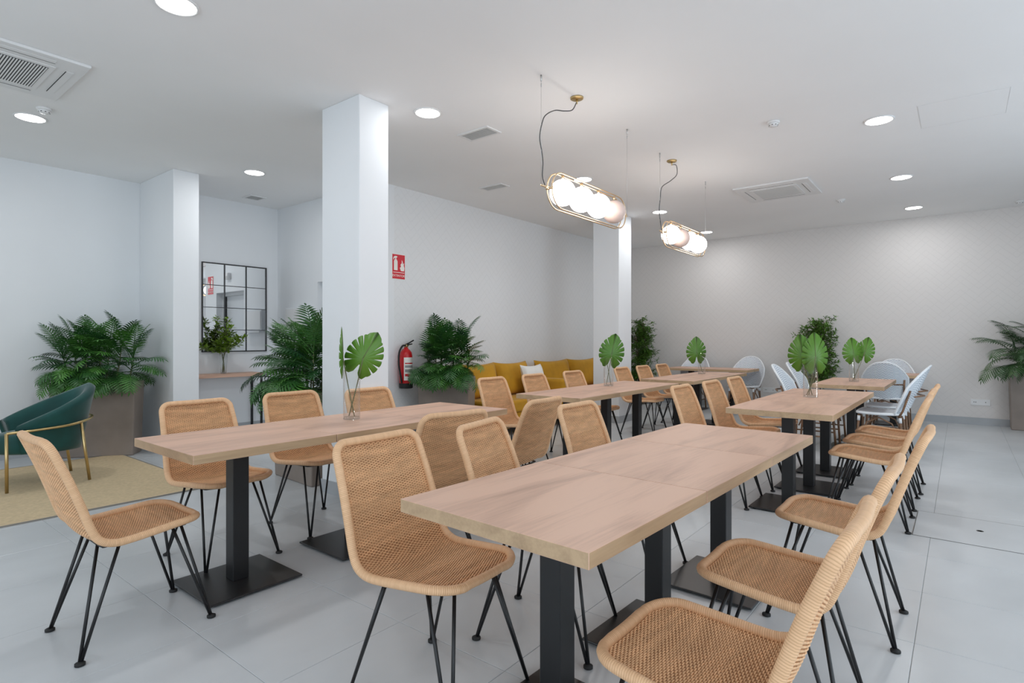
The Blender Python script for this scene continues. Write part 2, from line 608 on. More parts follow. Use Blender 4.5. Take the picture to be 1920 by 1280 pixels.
struct('wall_behind_door', MB().box(RET_X + T, RET_X + T + .02, DOOR[0] - .1, DOOR[1] + .1, 0, DOOR[2] + .1), M_WALL)

# right-hand wall with the big windows (out of frame) and the wall behind the camera
wr = MB()
edges = [X0 - T] + [e for w in WINDOWS_RIGHT for e in w] + [WALL_B + T]
for a in range(0, len(edges), 2):
    wr.box(edges[a], edges[a + 1], Y0 - T, Y0, 0, CEIL)
for (x0, x1) in WINDOWS_RIGHT:
    wr.box(x0, x1, Y0 - T, Y0, 0, WIN_Z0)
    wr.box(x0, x1, Y0 - T, Y0, WIN_Z1, CEIL)
struct('wall_right', wr, M_WALL, 'white wall with large windows, out of frame')
wb = MB()
wb.box(X0 - T, X0, Y0 - T, BACK_WIN[0], 0, CEIL)
wb.box(X0 - T, X0, BACK_WIN[1], WALL_L + T, 0, CEIL)
wb.box(X0 - T, X0, BACK_WIN[0], BACK_WIN[1], 0, WIN_Z0)
wb.box(X0 - T, X0, BACK_WIN[0], BACK_WIN[1], WIN_Z1, CEIL)
struct('wall_back', wb, M_WALL, 'white wall with a wide window behind the viewpoint')

# columns and the pier on the left wall
COLUMNS = [('column_pier', 2.59, 2.862, 6.84, WALL_L, 'white pier projecting from the left wall beside the mirror'),
           ('column_middle', 2.695, 2.98, 3.638, 4.136, 'white square column in the middle of the room'),
           ('column_far', 7.64, 8.05, 4.01, 4.45, 'white square column in front of the far wallpaper')]
for nm, a, b, c, d, lab in COLUMNS:
    struct(nm, MB().box(a, b, c, d, 0, CEIL), M_WALL, lab, bevel=0.006)
# skirting
sk = MB().box(WALL_B - 0.012, WALL_B, Y0, WALL_A, 0, 0.105)
struct('baseboard_far', sk, M_SKIRT, 'grey tile skirting along the far wall')
struct('baseboard_middle', MB().box(RET_X + T, WALL_B - .012, WALL_A - 0.012, WALL_A, 0, 0.105), M_SKIRT, 'grey tile skirting behind the sofa')
struct('baseboard_left', MB().box(X0, RET_X, WALL_L - 0.012, WALL_L, 0, 0.105), M_SKIRT, 'grey tile skirting along the left wall')
for nm, a, b, c, d, lab in COLUMNS[1:]:
    s_ = MB()
    s_.box(a - .01, b + .01, c - .01, d + .01, 0, 0.105)
    struct('baseboard_' + nm, s_, M_SKIRT, 'grey tile skirting round the ' + nm.replace('_', ' '))

# floor hatch on the right
h0, h1, g0, g1 = 4.445, 5.10, -0.46, 0.245
ht = thing('floor_hatch', 'tiled access hatch with dark trim in the floor at right', 'hatch', (h0, g0, 0))
W_, D_ = h1 - h0, g1 - g0
build('hatch_panel', MB().box(0.004, W_ - .004, .004, D_ - .004, 0.0002, 0.0016), M_TILE, ht)
tr = MB()
for (a, b, c, d) in ((0, W_, 0, .004), (0, W_, D_ - .004, D_), (0, .004, .004, D_ - .004), (W_ - .004, W_, .004, D_ - .004)):
    tr.box(a, b, c, d, 0.0002, 0.0018)
build('trim', tr, M_HATCHTRIM, ht)
build('finger_hole', MB().lathe([(0.0, .0018), (.014, .0018), (.017, .0024), (.020, .0018)], 20), M_HATCHTRIM, ht, loc=(4.80 - h0, -0.10 - g0, 0))

# ------------------------------------------------------------------ tables
TL, TW, TOPZ, TT = 0.715, 0.70, 0.75, 0.042


def make_table():
    t = thing('dining_table', 'x', 'table')
    tp = MB().box(-TL / 2 + .001, TL / 2 - .001, -TW / 2, TW / 2, -TT, 0)
    tp.m = [0, 0, 1, 1, 1, 1]
    build('tabletop', tp, [M_OAK, M_OAK_EDGE], t, bevel=0.0015, seg=1, loc=(0, 0, TOPZ))
    build('pole', MB().box(-.041, .041, -.041, .041, 0.018, TOPZ - TT - .008), M_BLACK, t, bevel=0.003, seg=1)
    bp = build('base_plate', MB().box(-.235, .235, -.225, .225, 0.009, 0.019), M_PLATE, t, bevel=0.004)
    for sx in (-1, 1):
        for sy in (-1, 1):
            build('levelling_foot', MB().lathe([(.014, 0), (.014, .0095)], 10), M_RUBBER, bp, loc=(sx * .20, sy * .19, 0))
    build('top_bracket', MB().box(-.13, .13, -.13, .13, TOPZ - TT - .008, TOPZ - TT), M_BLACK, t)
    return t


TABLES = []     # (x, y, rot deg, label, group)
G1, G2, G3, G4, G5, G6, G7, G8 = ('front right row of tables', 'front left row of tables', 'second right row of tables', 'second left row of tables',
                                  'third right row of tables', 'table at the far right wall', 'third left row of tables', 'tables along the far wall')


def row(x, y, n, rot, labs, group, step=0.717, along='x'):
    for i in range(n):
        s = (i + 0.5) * step
        if along == 'x':
            p = (x + s * cos(radians(rot)), y + s * sin(radians(rot)))
        else:
            p = (x, y + s)
        TABLES.append((p[0], p[1], rot if along == 'x' else rot + 90, labs[i], group))


row(1.166, 1.034, 3, -2.1, ['nearest oak-topped table, its corner pointing at the viewer', 'middle oak-topped table of the nearest right-hand row', 'farthest oak-topped table of the nearest right-hand row'], G1)
row(1.062, 2.945, 3, -0.3, ['left front oak-topped table, its end nearest the green armchair', 'middle oak-topped table of the left front row under the tall glass vase', 'oak-topped table at the column end of the left front row'], G2)
row(4.26, 1.012, 3, -0.3, ['oak-topped table at the near end of the second right-hand row', 'middle oak-topped table of the second right-hand row under the vase with three stems', 'oak-topped table at the far end of the second right-hand row'], G3)
row(4.15, 2.89, 3, 0, ['oak-topped table at the near end of the second left-hand row, before the sofa', 'middle oak-topped table of the second left-hand row under a vase', 'oak-topped table at the far end of the second left-hand row, by the far column'], G4)
row(7.17, 0.985, 2, 0, ['oak-topped table with a vase at the near end of the row with white bistro chairs', 'oak-topped table at the far end of the row with white bistro chairs'], G5)
TABLES.append((10.075, 0.78, 90, 'single oak-topped table at the far wall between two white bistro chairs', G6))
row(6.735, 2.875, 3, 0, ['oak-topped table at the near end of the farthest left-hand row', 'middle oak-topped table of the farthest left-hand row', 'oak-topped table with a vase at the far end of the farthest left-hand row'], G7)
row(10.07, 2.75, 2, 0, ['oak-topped wall table nearer the socket, beside a white bistro chair', 'oak-topped wall table nearer the leafy plant in the corner'], G8, along='y')
t0 = make_table()
for i, (x, y, r, lab, g) in enumerate(TABLES):
    if i == 0:
        t0.location, t0.rotation_euler = (x, y, 0), (0, 0, radians(r))
        t0['label'], t0['group'] = lab, g
    else:
        dup(t0, (x, y, 0), radians(r), lab, g)


# ------------------------------------------------------------------ rattan chairs
def catmull(P, n):
    P = [Vector(p) for p in P]
    out = []
    for i in range(len(P) - 1):
        p0, p1, p2, p3 = P[max(i - 1, 0)], P[i], P[i + 1], P[min(i + 2, len(P) - 1)]
        for k in range(n):
            t = k / n
            out.append(0.5 * ((2 * p1) + (p2 - p0) * t + (2 * p0 - 5 * p1 + 4 * p2 - p3) * t * t + (3 * p1 - p0 - 3 * p2 + p3) * t ** 3))
    out.append(P[-1])
    return out


# side profile (x forward, z up) and half width, front edge of the seat to top of the back
PROF = catmull([(.212, .460, .195), (.14, .459, .207), (.04, .450, .216), (-.07, .440, .222), (-.135, .440, .224), (-.185, .462, .223), (-.213, .51, .221), (-.243, .60, .216), (-.289, .73, .209), (-.345, .866, .200)], 16)
CUM = [0.0]
for i in range(1, len(PROF)):
    a, b = PROF[i - 1], PROF[i]
    CUM.append(CUM[-1] + math.hypot(b.x - a.x, b.y - a.y))
SLEN = CUM[-1]
RC0, RC1 = 0.085, 0.05      # corner radii at the seat front and the back top


def shell_at(s):
    """profile point, unit tangent, unit normal, half width at arc length s"""
    s = min(max(s, 0), SLEN)
    import bisect
    i = min(max(bisect.bisect_right(CUM, s) - 1, 0), len(PROF) - 2)
    f = (s - CUM[i]) / (CUM[i + 1] - CUM[i])
    p = PROF[i].lerp(PROF[i + 1], f)
    a, b = PROF[max(i - 1, 0)], PROF[min(i + 2, len(PROF) - 1)]
    t = Vector((b.x - a.x, b.y - a.y)).normalized()
    n = Vector((t.y, -t.x))
    w = p.z
    if s < RC0:
        w -= RC0 - math.sqrt(max(RC0 ** 2 - (RC0 - s) ** 2, 0))
    if s > SLEN - RC1:
        w -= RC1 - math.sqrt(max(RC1 ** 2 - (RC1 - (SLEN - s)) ** 2, 0))
    return p, t, n, max(w, 0.02)


def shell_pt(s, y, off=0.0):
    p, t, n, w = shell_at(s)
    dish = -0.014 * (1 - min(1, (y / p.z)) ** 2)
    return Vector((p.x + n.x * (dish + off), y, p.y + n.y * (dish + off)))


def make_rattan():
    t = thing('rattan_chair', 'x', 'chair')
    # woven cane: every weaver passes over and under the upright stakes
    wv = MB()
    pitch, stake = 0.0052, 0.0115
    nrow = int((SLEN - 0.012) / pitch)
    for r in range(nrow):
        s = 0.006 + r * pitch
        w = shell_at(s)[3] - 0.006
        ny = max(4, int(2 * w / (stake / 2)))
        ring, faces = [], []
        tx = shell_at(s)[1]
        for k in range(ny + 1):
            y = -w + 2 * w * k / ny
            a = 0.0019 * max(-.8, min(.8, 1.25 * cos(pi * y / stake + (pi if r % 2 else 0))))
            p = shell_pt(s, y, a)
            tn = shell_at(s)
            tt, nn = tn[1], tn[2]
            for (u, v) in ((0.0027, 0), (0, 0.0016), (-0.0027, 0), (0, -0.0016)):
                ring.append((p.x + tt.x * u + nn.x * v, p.y, p.z + tt.y * u + nn.y * v))
        for k in range(ny):
            for j in range(4):
                faces.append((k * 4 + j, k * 4 + (j + 1) % 4, k * 4 + 4 + (j + 1) % 4, k * 4 + 4 + j))
        wv.add(ring, faces, 0)
    # dark sheet inside the weave, its colour painting the shade in the holes
    wv.grid(lambda u, v: shell_pt(0.004 + u * (SLEN - .008), (2 * v - 1) * (shell_at(0.004 + u * (SLEN - .008))[3] - .004)), 46, 12, 1)
    build('woven_shell', wv, [M_CANE, M_HOLE_SHADE], t)
    # cane-wrapped rim following the outline
    out = []
    K = 70
    ss = [SLEN * 0.5 * (1 - cos(pi * k / K)) for k in range(K + 1)]
    left = [shell_pt(s, -shell_at(s)[3], .014) for s in ss]
    right = [shell_pt(s, shell_at(s)[3], .014) for s in ss]
    w0, w1 = shell_at(0)[3], shell_at(SLEN)[3]
    back = [shell_pt(SLEN, -w1 + 2 * w1 * k / 8, .008) for k in range(1, 8)]
    front = [shell_pt(0, w0 - 2 * w0 * k / 8, .008) for k in range(1, 8)]
    left = [shell_pt(s, -shell_at(s)[3], .004) for s in ss]
    right = [shell_pt(s, shell_at(s)[3], .004) for s in ss]
    loop = left + back + right[::-1] + front
    clean = [loop[0]]
    for p in loop[1:]:
        if (p - clean[-1]).length > 0.004:
            clean.append(p)
    build('rim', MB().tube(clean, 0.0155, 10, closed=True), M_CANE_RIM, t)
    # steel frame under the seat
    fr_ = MB()
    for sx, zc in ((-.155, .4165), (.15, .4315)):
        fr_.tube([(sx, -.165, zc + .004), (sx, -.10, zc - .002), (sx, .10, zc - .002), (sx, .165, zc + .004)], .005, 6)
    for sy in (-.165, .165):
        fr_.tube([(-.155, sy, .4205), (.15, sy, .4355)], .005, 6)
    build('seat_frame', fr_, M_BLACK, t)
    for sx in (-1, 1):
        for sy in (-1, 1):
            foot = Vector((.243 * sx, .208 * sy, .012))
            a = Vector((.155 * sx, .095 * sy, .416 if sx < 0 else .431))
            b = Vector((.098 * sx, .165 * sy, .424 if sx < 0 else .434))
            lg = MB().tube([a, foot + Vector((0, -.004 * sy, 0))], .0066, 7).tube([b, foot + Vector((-.004 * sx, 0, 0))], .0066, 7)
            lo_ = build('leg', lg, M_BLACK, t)
            build('foot_pad', MB().lathe([(.012, 0), (.0185, .002), (.0185, .010), (.009, .015)], 12), M_RUBBER, lo_, loc=(foot.x, foot.y, 0))
    return t


CHAIRS = [  # x, y, facing deg, label, group
    (.918, 2.858, 0, 'leftmost rattan chair, seen side-on at the end of the left front row', 'chairs at the front left row'),
    (1.435, 1.465, -88, 'large rattan chair in the centre foreground, its seat facing us beside the nearest table', 'chairs at the front right row'),
    (2.02, 1.396, -77, 'rattan chair turned slightly, second along the sofa side of the nearest row', 'chairs at the front right row'),
    (2.875, 1.445, -90, 'rattan chair third along the sofa side of the nearest row', 'chairs at the front right row'),
    (2.205, 2.40, 79, 'rattan chair with its woven back to us at the middle of the left front row', 'chairs at the front left row'),
    (2.96, 2.425, 93, 'rattan chair with its back to us at the far end of the left front row', 'chairs at the front left row'),
    (1.545, 3.375, -89, 'rattan chair behind the left front table, in front of the white pier', 'chairs at the front left row'),
    (2.21, 3.445, -90, 'rattan chair behind the left front row, in front of the palm beside the column', 'chairs at the front left row'),
    (2.75, 3.27, -90, 'rattan chair tucked in right before the middle column', 'chairs at the front left row'),
    (1.43, .515, 90, 'rattan chair in the bottom right foreground, cut off by the picture edge', 'chairs at the front right row'),
    (2.09, .500, 90, 'second rattan chair from the bottom right corner at the nearest row', 'chairs at the front right row'),
    (2.938, .447, 90, 'third rattan chair from the bottom right corner at the nearest row', 'chairs at the front right row'),
    (4.655, .508, 90, 'nearest rattan chair on the right side of the second right-hand row', 'chairs at the second right row'),
    (5.27, .508, 90, 'middle rattan chair on the right side of the second right-hand row', 'chairs at the second right row'),
    (5.845, .495, 90, 'farthest rattan chair on the right side, just before the white bistro chairs', 'chairs at the second right row'),
    (4.54, 1.475, -90, 'nearest rattan chair on the left side of the second right-hand row', 'chairs at the second right row'),
    (5.20, 1.455, -90, 'middle rattan chair on the left side of the second right-hand row', 'chairs at the second right row'),
    (5.88, 1.455, -90, 'farthest rattan chair on the left side of the second right-hand row', 'chairs at the second right row'),
    (4.30, 3.33, -90, 'rattan chair before the mustard sofa cushion, first of the second left-hand row', 'chairs at the second left row'),
    (5.02, 3.34, -90, 'rattan chair overlapping the white sofa pillow, second of its row', 'chairs at the second left row'),
    (5.82, 3.34, -90, 'rattan chair before the far end of the sofa, third of its row', 'chairs at the second left row'),
    (7.00, 3.30, -90, 'rattan chair against the far column, first of the farthest left-hand row', 'chairs at the third left row'),
    (7.66, 3.30, -90, 'rattan chair beside the corner plant, second of the farthest left-hand row', 'chairs at the third left row'),
    (8.33, 3.30, -90, 'last rattan chair of the farthest left-hand row, right of the corner plant', 'chairs at the third left row'),
]
c0 = make_rattan()
for i, (x, y, r, lab, g) in enumerate(CHAIRS):
    if i == 0:
        c0.location, c0.rotation_euler = (x, y, 0), (0, 0, radians(r))
        c0['label'], c0['group'] = lab, g
    else:
        dup(c0, (x, y, 0), radians(r), lab, g)


# ------------------------------------------------------------------ white bistro chairs
def make_bistro():
    t = thing('bistro_chair', 'x', 'chair')
    BW, BT = 0.26, 0.95

    def back_pt(u, v, off=0.0):
        a = (2 * v - 1)
        y = a * BW * (0.80 + 0.20 * min(1, u * 1.6))
        top = BT - 0.20 * (abs(a) ** 2.6)
        z = 0.455 + u * (top - 0.455)
        x = -0.205 - 0.20 * ((z - .455) / .5) ** 1.0 + 0.085 * a * a
        return Vector((x + off, y, z))
    bk = MB()
    bk.grid(lambda u, v: back_pt(u, v, .008), 14, 14, 0, lambda u, v: (v * .5, u * .5))
    bk.grid(lambda u, v: back_pt(u, 1 - v, -.008), 14, 14, 0, lambda u, v: (v * .5, u * .5))
    b_ = build('backrest', bk, M_WOVENWHITE, t)
    edge = [back_pt(k / 10, 0) for k in range(11)] + [back_pt(1, k / 16) for k in range(1, 16)] + [back_pt(1 - k / 10, 1) for k in range(11)]
    build('back_binding', MB().tube(edge, .0125, 8), M_WHITEBIND, b_)

    def seat_pt(u, v, z):
        x, y = (2 * u - 1), (2 * v - 1)
        k = 1 - 0.10 * (x * x * y * y)
        return Vector((.015 + .215 * x * k, .225 * y * k * (1.0 + .05 * x), z + .006 * (x * x + y * y) - .004))
    st_ = MB()
    st_.grid(lambda u, v: seat_pt(u, v, .468), 10, 10, 0, lambda u, v: (u * .43, v * .45))
    st_.grid(lambda u, v: seat_pt(u, 1 - v, .445), 10, 10, 0, lambda u, v: (u * .43, v * .45))
    s_ = build('seat', st_, M_WOVENWHITE, t)
    rim = [seat_pt(0, k / 8, .457) for k in range(9)] + [seat_pt(k / 8, 1, .457) for k in range(1, 9)] + [seat_pt(1, 1 - k / 8, .457) for k in range(1, 9)] + [seat_pt(1 - k / 8, 0, .457) for k in range(1, 8)]
    build('seat_binding', MB().tube(rim, .0145, 8, closed=True), M_WHITEBIND, s_)
    for sx in (-1, 1):
        for sy in (-1, 1):
            top = Vector((.015 + .185 * sx, .195 * sy, .445))
            ft = Vector((.015 + .215 * sx, .215 * sy, 0))
            lg = build('leg', MB().tube([top, (top + ft) / 2, ft], .0125, 8), M_BAMBOO, t)
            build('white_wrap', MB().tube([top.lerp(ft, .04), top.lerp(ft, .16)], .0145, 8), M_WHITEBIND, lg)
    for sy in (-1, 1):
        build('back_post', MB().tube([(-.165, .205 * sy, .44), (-.195, .212 * sy, .50), (-.225, .216 * sy, .60), (-.262, .222 * sy, .72)], .011, 8), M_BAMBOO, t)
        build('side_brace', MB().tube([(.18, .205 * sy, .22), (.13, .202 * sy, .36), (0.015, .20 * sy, .42), (-.10, .202 * sy, .36), (-.16, .205 * sy, .22)], .008, 7), M_BAMBOO, t)
        build('stretcher', MB().tube([(-.19, .207 * sy, .17), (.215, .207 * sy, .17)], .009, 7), M_BAMBOO, t)
    for sx in (-1, 1):
        build('cross_brace', MB().tube([(.015 + .2 * sx, -.17, .24), (.015 + .19 * sx, -.10, .39), (.015 + .188 * sx, 0, .425), (.015 + .19 * sx, .10, .39), (.015 + .2 * sx, .17, .24)], .008, 7), M_BAMBOO, t)
    build('back_rail', MB().tube([(-.30, -.225, .66), (-.37, 0, .66), (-.30, .225, .66)], .009, 7), M_BAMBOO, t)
    return t


GB = 'white woven bistro chairs'
BISTRO = [
    (7.40, .67, 90, 'white woven bistro chair on the right of its table, nearer to us', GB),
    (8.15, .67, 90, 'white woven bistro chair on the right of its table, the farther of two', GB),
    (7.30, 1.37, -90, 'white woven bistro chair seen edge-on left of the tall vase, nearer to us', GB),
    (8.02, 1.37, -90, 'white woven bistro chair seen edge-on left of the tall vase, the farther of two', GB),
    (9.32, .80, 0, 'white woven bistro chair with chevron back towards us beyond the table with a vase', GB),
    (10.16, .80, 180, 'white woven bistro chair against the far wall behind the chevron back', GB),
    (10.16, 2.92, 180, 'white woven bistro chair at the far wall, right end of the wall tables', GB),
    (10.16, 3.88, 180, 'white woven bistro chair at the far wall behind a single monstera leaf', GB),
]
w0 = make_bistro()
for i, (x, y, r, lab, g) in enumerate(BISTRO):
    if i == 0:
        w0.location, w0.rotation_euler = (x, y, 0), (0, 0, radians(r))
        w0['label'], w0['group'] = lab, g
    else:
        dup(w0, (x, y, 0), radians(r), lab, g)

# ------------------------------------------------------------------ rug and green armchair
rg = thing('area_rug', 'beige woven rug with dark binding on the floor at left', 'rug', (0, 0, 0))
build('pile', MB().box(-1.2, 2.185, 5.01, 7.19, 0.0005, .009), M_JUTE, rg)
be = MB()
be.box(-1.2, 2.2, 4.998, 5.01, .0005, .010)
be.box(-1.2, 2.2, 7.19, 7.202, .0005, .010)
be.box(2.185, 2.2, 5.01, 7.19, .0005, .010)
build('binding', be, M_RUGEDGE, rg)

ac = thing('armchair', 'dark green velvet tub armchair with brass legs on the rug', 'armchair', (1.33, 6.34, .010), pi)   # faces -X


def arm_pt(th, w, k):
    """th: angle round the tub from the back (0); w: 0 outer, 1 inner; k: 0 bottom .. 1 top"""
    a = abs(th) / radians(118)
    top = 0.82 - 0.31 * a ** 1.35
    bot = 0.27 + 0.02 * a
    z = bot + (top - bot) * k
    flare = 0.74 + 0.26 * k
    rx, ry = (0.375 - w * .075) * flare, (0.375 - w * .075) * flare
    x = -rx * cos(th) * (1.10 if cos(th) > 0 else 1.2) + 0.02
    y = ry * sin(th) * 0.98
    return Vector((x, y, z))


tub = MB()
NT, NK = 40, 10
secs = []
for i in range(NT + 1):
    th = radians(-118 + 236 * i / NT)
    sec = [arm_pt(th, 0, k / NK) for k in range(NK)]
    o_, i_ = arm_pt(th, 0, 1), arm_pt(th, 1, 1)
    sec += [o_, o_.lerp(i_, .25) + Vector((0, 0, .018)), o_.lerp(i_, .5) + Vector((0, 0, .025)), o_.lerp(i_, .75) + Vector((0, 0, .018)), i_]
    sec += [arm_pt(th, 1, 1 - k / NK) for k in range(1, NK + 1)]
    secs.append(sec)
n_ = len(secs[0])
vv = [p for s in secs for p in s]
ff = [(i * n_ + j, i * n_ + j + 1, (i + 1) * n_ + j + 1, (i + 1) * n_ + j) for i in range(NT) for j in range(n_ - 1)]
ff += [tuple(range(n_)), tuple(NT * n_ + j for j in range(n_))[::-1]]
ff += [(i * n_, (i + 1) * n_, (i + 1) * n_ + n_ - 1, i * n_ + n_ - 1) for i in range(NT)]
tub.add(vv, ff)
build('tub_shell', tub, M_GREENV, ac)
seat = MB()
ring = [(0.30 * cos(2 * pi * k / 32) * (1.05 if cos(2 * pi * k / 32) > 0 else .9) + .02, .265 * sin(2 * pi * k / 32)) for k in range(32)]
lv = [(.86, .28), (1.0, .30), (1.0, .40), (.94, .435), (.7, .452), (.35, .456)]
sv, sf = [], []
for (k, z) in lv:
    sv += [(x * k, y * k, z) for x, y in ring]
for i in range(len(lv) - 1):
    sf += [(i * 32 + j, i * 32 + (j + 1) % 32, (i + 1) * 32 + (j + 1) % 32, (i + 1) * 32 + j) for j in range(32)]
sf += [tuple(range(32))[::-1], tuple((len(lv) - 1) * 32 + j for j in range(32))]
seat.add(sv, sf)
build('seat_cushion', seat, M_GREENV, ac)
rail = [(.285, -.335, .485), (.10, -.352, .495), (-.12, -.340, .51), (-.27, -.25, .53), (-.345, -.12, .54), (-.365, 0, .542), (-.345, .12, .54), (-.27, .25, .53), (-.12, .340, .51), (.10, .352, .495), (.285, .335, .485)]
build('arm_rail', MB().tube(catmull(rail, 5), .011, 8), M_BRASS, ac)
for sy in (-1, 1):
    build('leg', MB().tube([(.285, .335 * sy, .485), (.275, .29 * sy, 0)], .0125, 8), M_BRASS, ac)
    build('leg', MB().tube([(-.22, .285 * sy, .522), (-.285, .275 * sy, 0)], .0125, 8), M_BRASS, ac)


# ------------------------------------------------------------------ plants
def frond_mesh(name, L, pet, pairs, ll, lw, droop, m, seed, arch=0.9):
    """one feathered leaf: stalk along +Z bending towards +X, leaflets either side"""
    rnd = random.Random(seed)
    mb = MB()
    pts, ang = [], 0.0
    p = Vector((0, 0, 0))
    n = 20
    tot = L + pet
    for k in range(n + 1):
        u = k / n
        pts.append(p.copy())
        ang = arch * u ** 1.7
        p = p + Vector((sin(ang), 0, cos(ang))) * tot / n
    mb.tube(pts, [0.0055 * (1 - .8 * k / n) + .0008 for k in range(n + 1)], 5)
    for k in range(pairs + 1):
        u = (pet + L * (k + .3) / (pairs + .6)) / tot
        i = min(int(u * n), n - 1)
        q = pts[i].lerp(pts[i + 1], u * n - i)
        tg = (pts[i + 1] - pts[i]).normalized()
        e = (u * tot - pet) / L
        ln = ll * (0.55 + 0.9 * sin(pi * min(e * .85 + .15, 1))) / 1.45 * (1.0 - .25 * e)
        for s in ((-1, 1) if k < pairs else (0,)):
            side = Vector((0, s, 0))
            sp = radians(38 + 26 * (1 - e)) if s else 0
            d = (tg * cos(sp) + side * sin(sp)).normalized()
            nm = d.cross(Vector((0, 1, 0)) if not s else side.cross(tg)).normalized()
            ac_ = tg.cross(side).normalized() if s else Vector((0, 1, 0))
            wd = d.cross(ac_).normalized() if s else Vector((0, 1, 0))
            wl = lw * rnd.uniform(.85, 1.15)
            vs = []
            for j, (a, wj) in enumerate(((0, .3), (.3, 1), (.65, .8), (1, .06))):
                c = q + d * ln * a + Vector((0, 0, -1)) * droop * ln * a * a
                vs += [c + wd * wl * wj * .5, c - wd * wl * wj * .5]
            mb.add(vs, [(0, 1, 3, 2), (2, 3, 5, 4), (4, 5, 7, 6)])
    return mb.mesh(name, m)


FROND = [frond_mesh('frond', .29, .08, 11, .165, .0165, .28, M_FROND, s_, a) for s_, a in ((1, .6), (2, 1.1), (3, 1.7))]
ARECA = [frond_mesh('frond', .46, .16, 17, .20, .016, .30, M_ARECA, s_, a) for s_, a in ((5, 1.2), (6, 1.9))]


def trough(parent, L, W, H):
    """tapered planter box with rim, open at the top"""
    mb = MB()
    t = .018
    k = .94
    a, b = L / 2, W / 2
    v = [(-a * k, -b * k, 0), (a * k, -b * k, 0), (a * k, b * k, 0), (-a * k, b * k, 0),
         (-a, -b, H), (a, -b, H), (a, b, H), (-a, b, H),
         (-a + t, -b + t, H), (a - t, -b + t, H), (a - t, b - t, H), (-a + t, b - t, H),
         (-a + t, -b + t, H - .08), (a - t, -b + t, H - .08), (a - t, b - t, H - .08), (-a + t, b - t, H - .08)]
    f = [(3, 2, 1, 0), (0, 1, 5, 4), (1, 2, 6, 5), (2, 3, 7, 6), (3, 0, 4, 7), (4, 5, 9, 8), (5, 6, 10, 9), (6, 7, 11, 10), (7, 4, 8, 11),
         (8, 9, 13, 12), (9, 10, 14, 13), (10, 11, 15, 14), (11, 8, 12, 15), (12, 13, 14, 15)]
    mb.add(v, f, smooth=False)
    build('planter', mb, M_TAUPE, parent, bevel=0.012, seg=3)
    build('soil', MB().box(-a + t + .002, a - t - .002, -b + t + .002, b - t - .002, H - .079, H - .05), M_SOIL, parent)


def palm(label, loc, rz, L, W, H, count, meshes, seed, rise, free, tilt=(5, 100), lean=None, name='potted_palm', grp=None, size=1.0, stems=7):
    """stems stand in the trough; fronds leave them at all heights, the lower ones hanging out; free(p) says where there is room"""
    rnd = random.Random(seed)
    t = thing(name, label, 'potted plant', loc, rz, grp)
    trough(t, L, W, H)
    M = Matrix.Translation(Vector(loc)) @ Matrix.Rotation(rz, 4, 'Z')
    spots = []
    for k in range(stems):
        x = (-.40 + .80 * (k + .5) / stems) * L
        y = rnd.uniform(-.25, .25) * W
        h = rise * rnd.uniform(.72, 1.0) * (1 - .35 * abs(2 * x / L) ** 2)
        lx, ly = x * .30, rnd.uniform(-.05, .05)
        spots.append((Vector((x, y, H - .06)), Vector((x + lx, y + ly, H + h))))
        build('stem', MB().tube([spots[-1][0], spots[-1][0].lerp(spots[-1][1], .5) + Vector((.01, 0, 0)), spots[-1][1]], [.007, .006, .004], 6), M_STEM, t)
    for k in range(count):
        u = (k + .5) / count                       # 0 top .. 1 bottom
        a, b = spots[k % stems]
        for tries in range(40):
            q = a.lerp(b, max(.08, (1 - u) * rnd.uniform(.85, 1.0)))
            tl = tilt[0] + (tilt[1] - tilt[0]) * u ** .7 * rnd.uniform(.75, 1.1)
            az = rnd.uniform(0, 2 * pi)
            if lean is not None and rnd.random() < lean[1]:
                az = lean[0] + rnd.uniform(-1.2, 1.2)
            if u > .66:                            # the lowest ones spill over the rim
                q = Vector((a.x + rnd.uniform(-.05, .05), (.40 * W) * (1 if sin(az) > 0 else -1), H + rnd.uniform(.0, .10)))
                tl = min(tl, 88)
            me = meshes[min(max(int(u * len(meshes) + rnd.uniform(-.6, .6)), 0), len(meshes) - 1)]
            sc = rnd.uniform(.78, 1.12) * size
            R = Matrix.Rotation(az, 3, 'Z') @ Matrix.Rotation(radians(tl), 3, 'Y') @ Matrix.Rotation(rnd.uniform(-.5, .5), 3, 'Z')
            ok = True
            for v in list(me.vertices)[::9]:
                w = M @ (q + R @ (v.co * sc))
                inside = M.inverted() @ w
                if not free(w) or (inside.z < H - .05 and abs(inside.x) < L / 2 - .01 and abs(inside.y) < W / 2 - .01):
                    ok = False
                    break
            if ok:
                o = link('frond', me, t, loc=q, scale=sc)
                o.rotation_euler = R.to_euler()
                break
    return t


GP = 'palms in taupe planters'
# diagonal across the corner of the left wall and the pier
palm('leafy palm in a taupe planter behind the green armchair', (2.035, 7.355, 0), radians(-37), .80, .28, .80, 150, FROND, 11, .50,
     lambda p: p.y < WALL_L - .02 and not (p.x > 2.575 and p.y > 6.82), lean=(-pi / 2, .35), grp=GP)
palm('leafy palm in a taupe planter half hidden behind the middle column', (2.86, 4.64, 0), radians(90 - 4), .72, .28, .80, 150, FROND, 23, .52,
     lambda p: p.y > 4.15, lean=(pi / 2, .40), grp=GP)
palm('leafy palm in a taupe planter beside the fire extinguisher', (5.00, 4.99, 0), radians(-66), .66, .28, .80, 150, FROND, 37, .50,
     lambda p: p.y < WALL_A - .02 and not (p.x < 4.85 and p.y > 5.25) and not (p.x > 5.40 and p.z < .85), lean=(-pi / 2, .35), grp=GP)
palm('slender areca palm in a taupe planter at the right edge', (10.60, -.93, 0), radians(90), .80, .28, .80, 60, ARECA, 53, .62,
     lambda p: p.x < WALL_B - .015, tilt=(15, 75), lean=(0, .45), name='potted_areca_palm', stems=6)


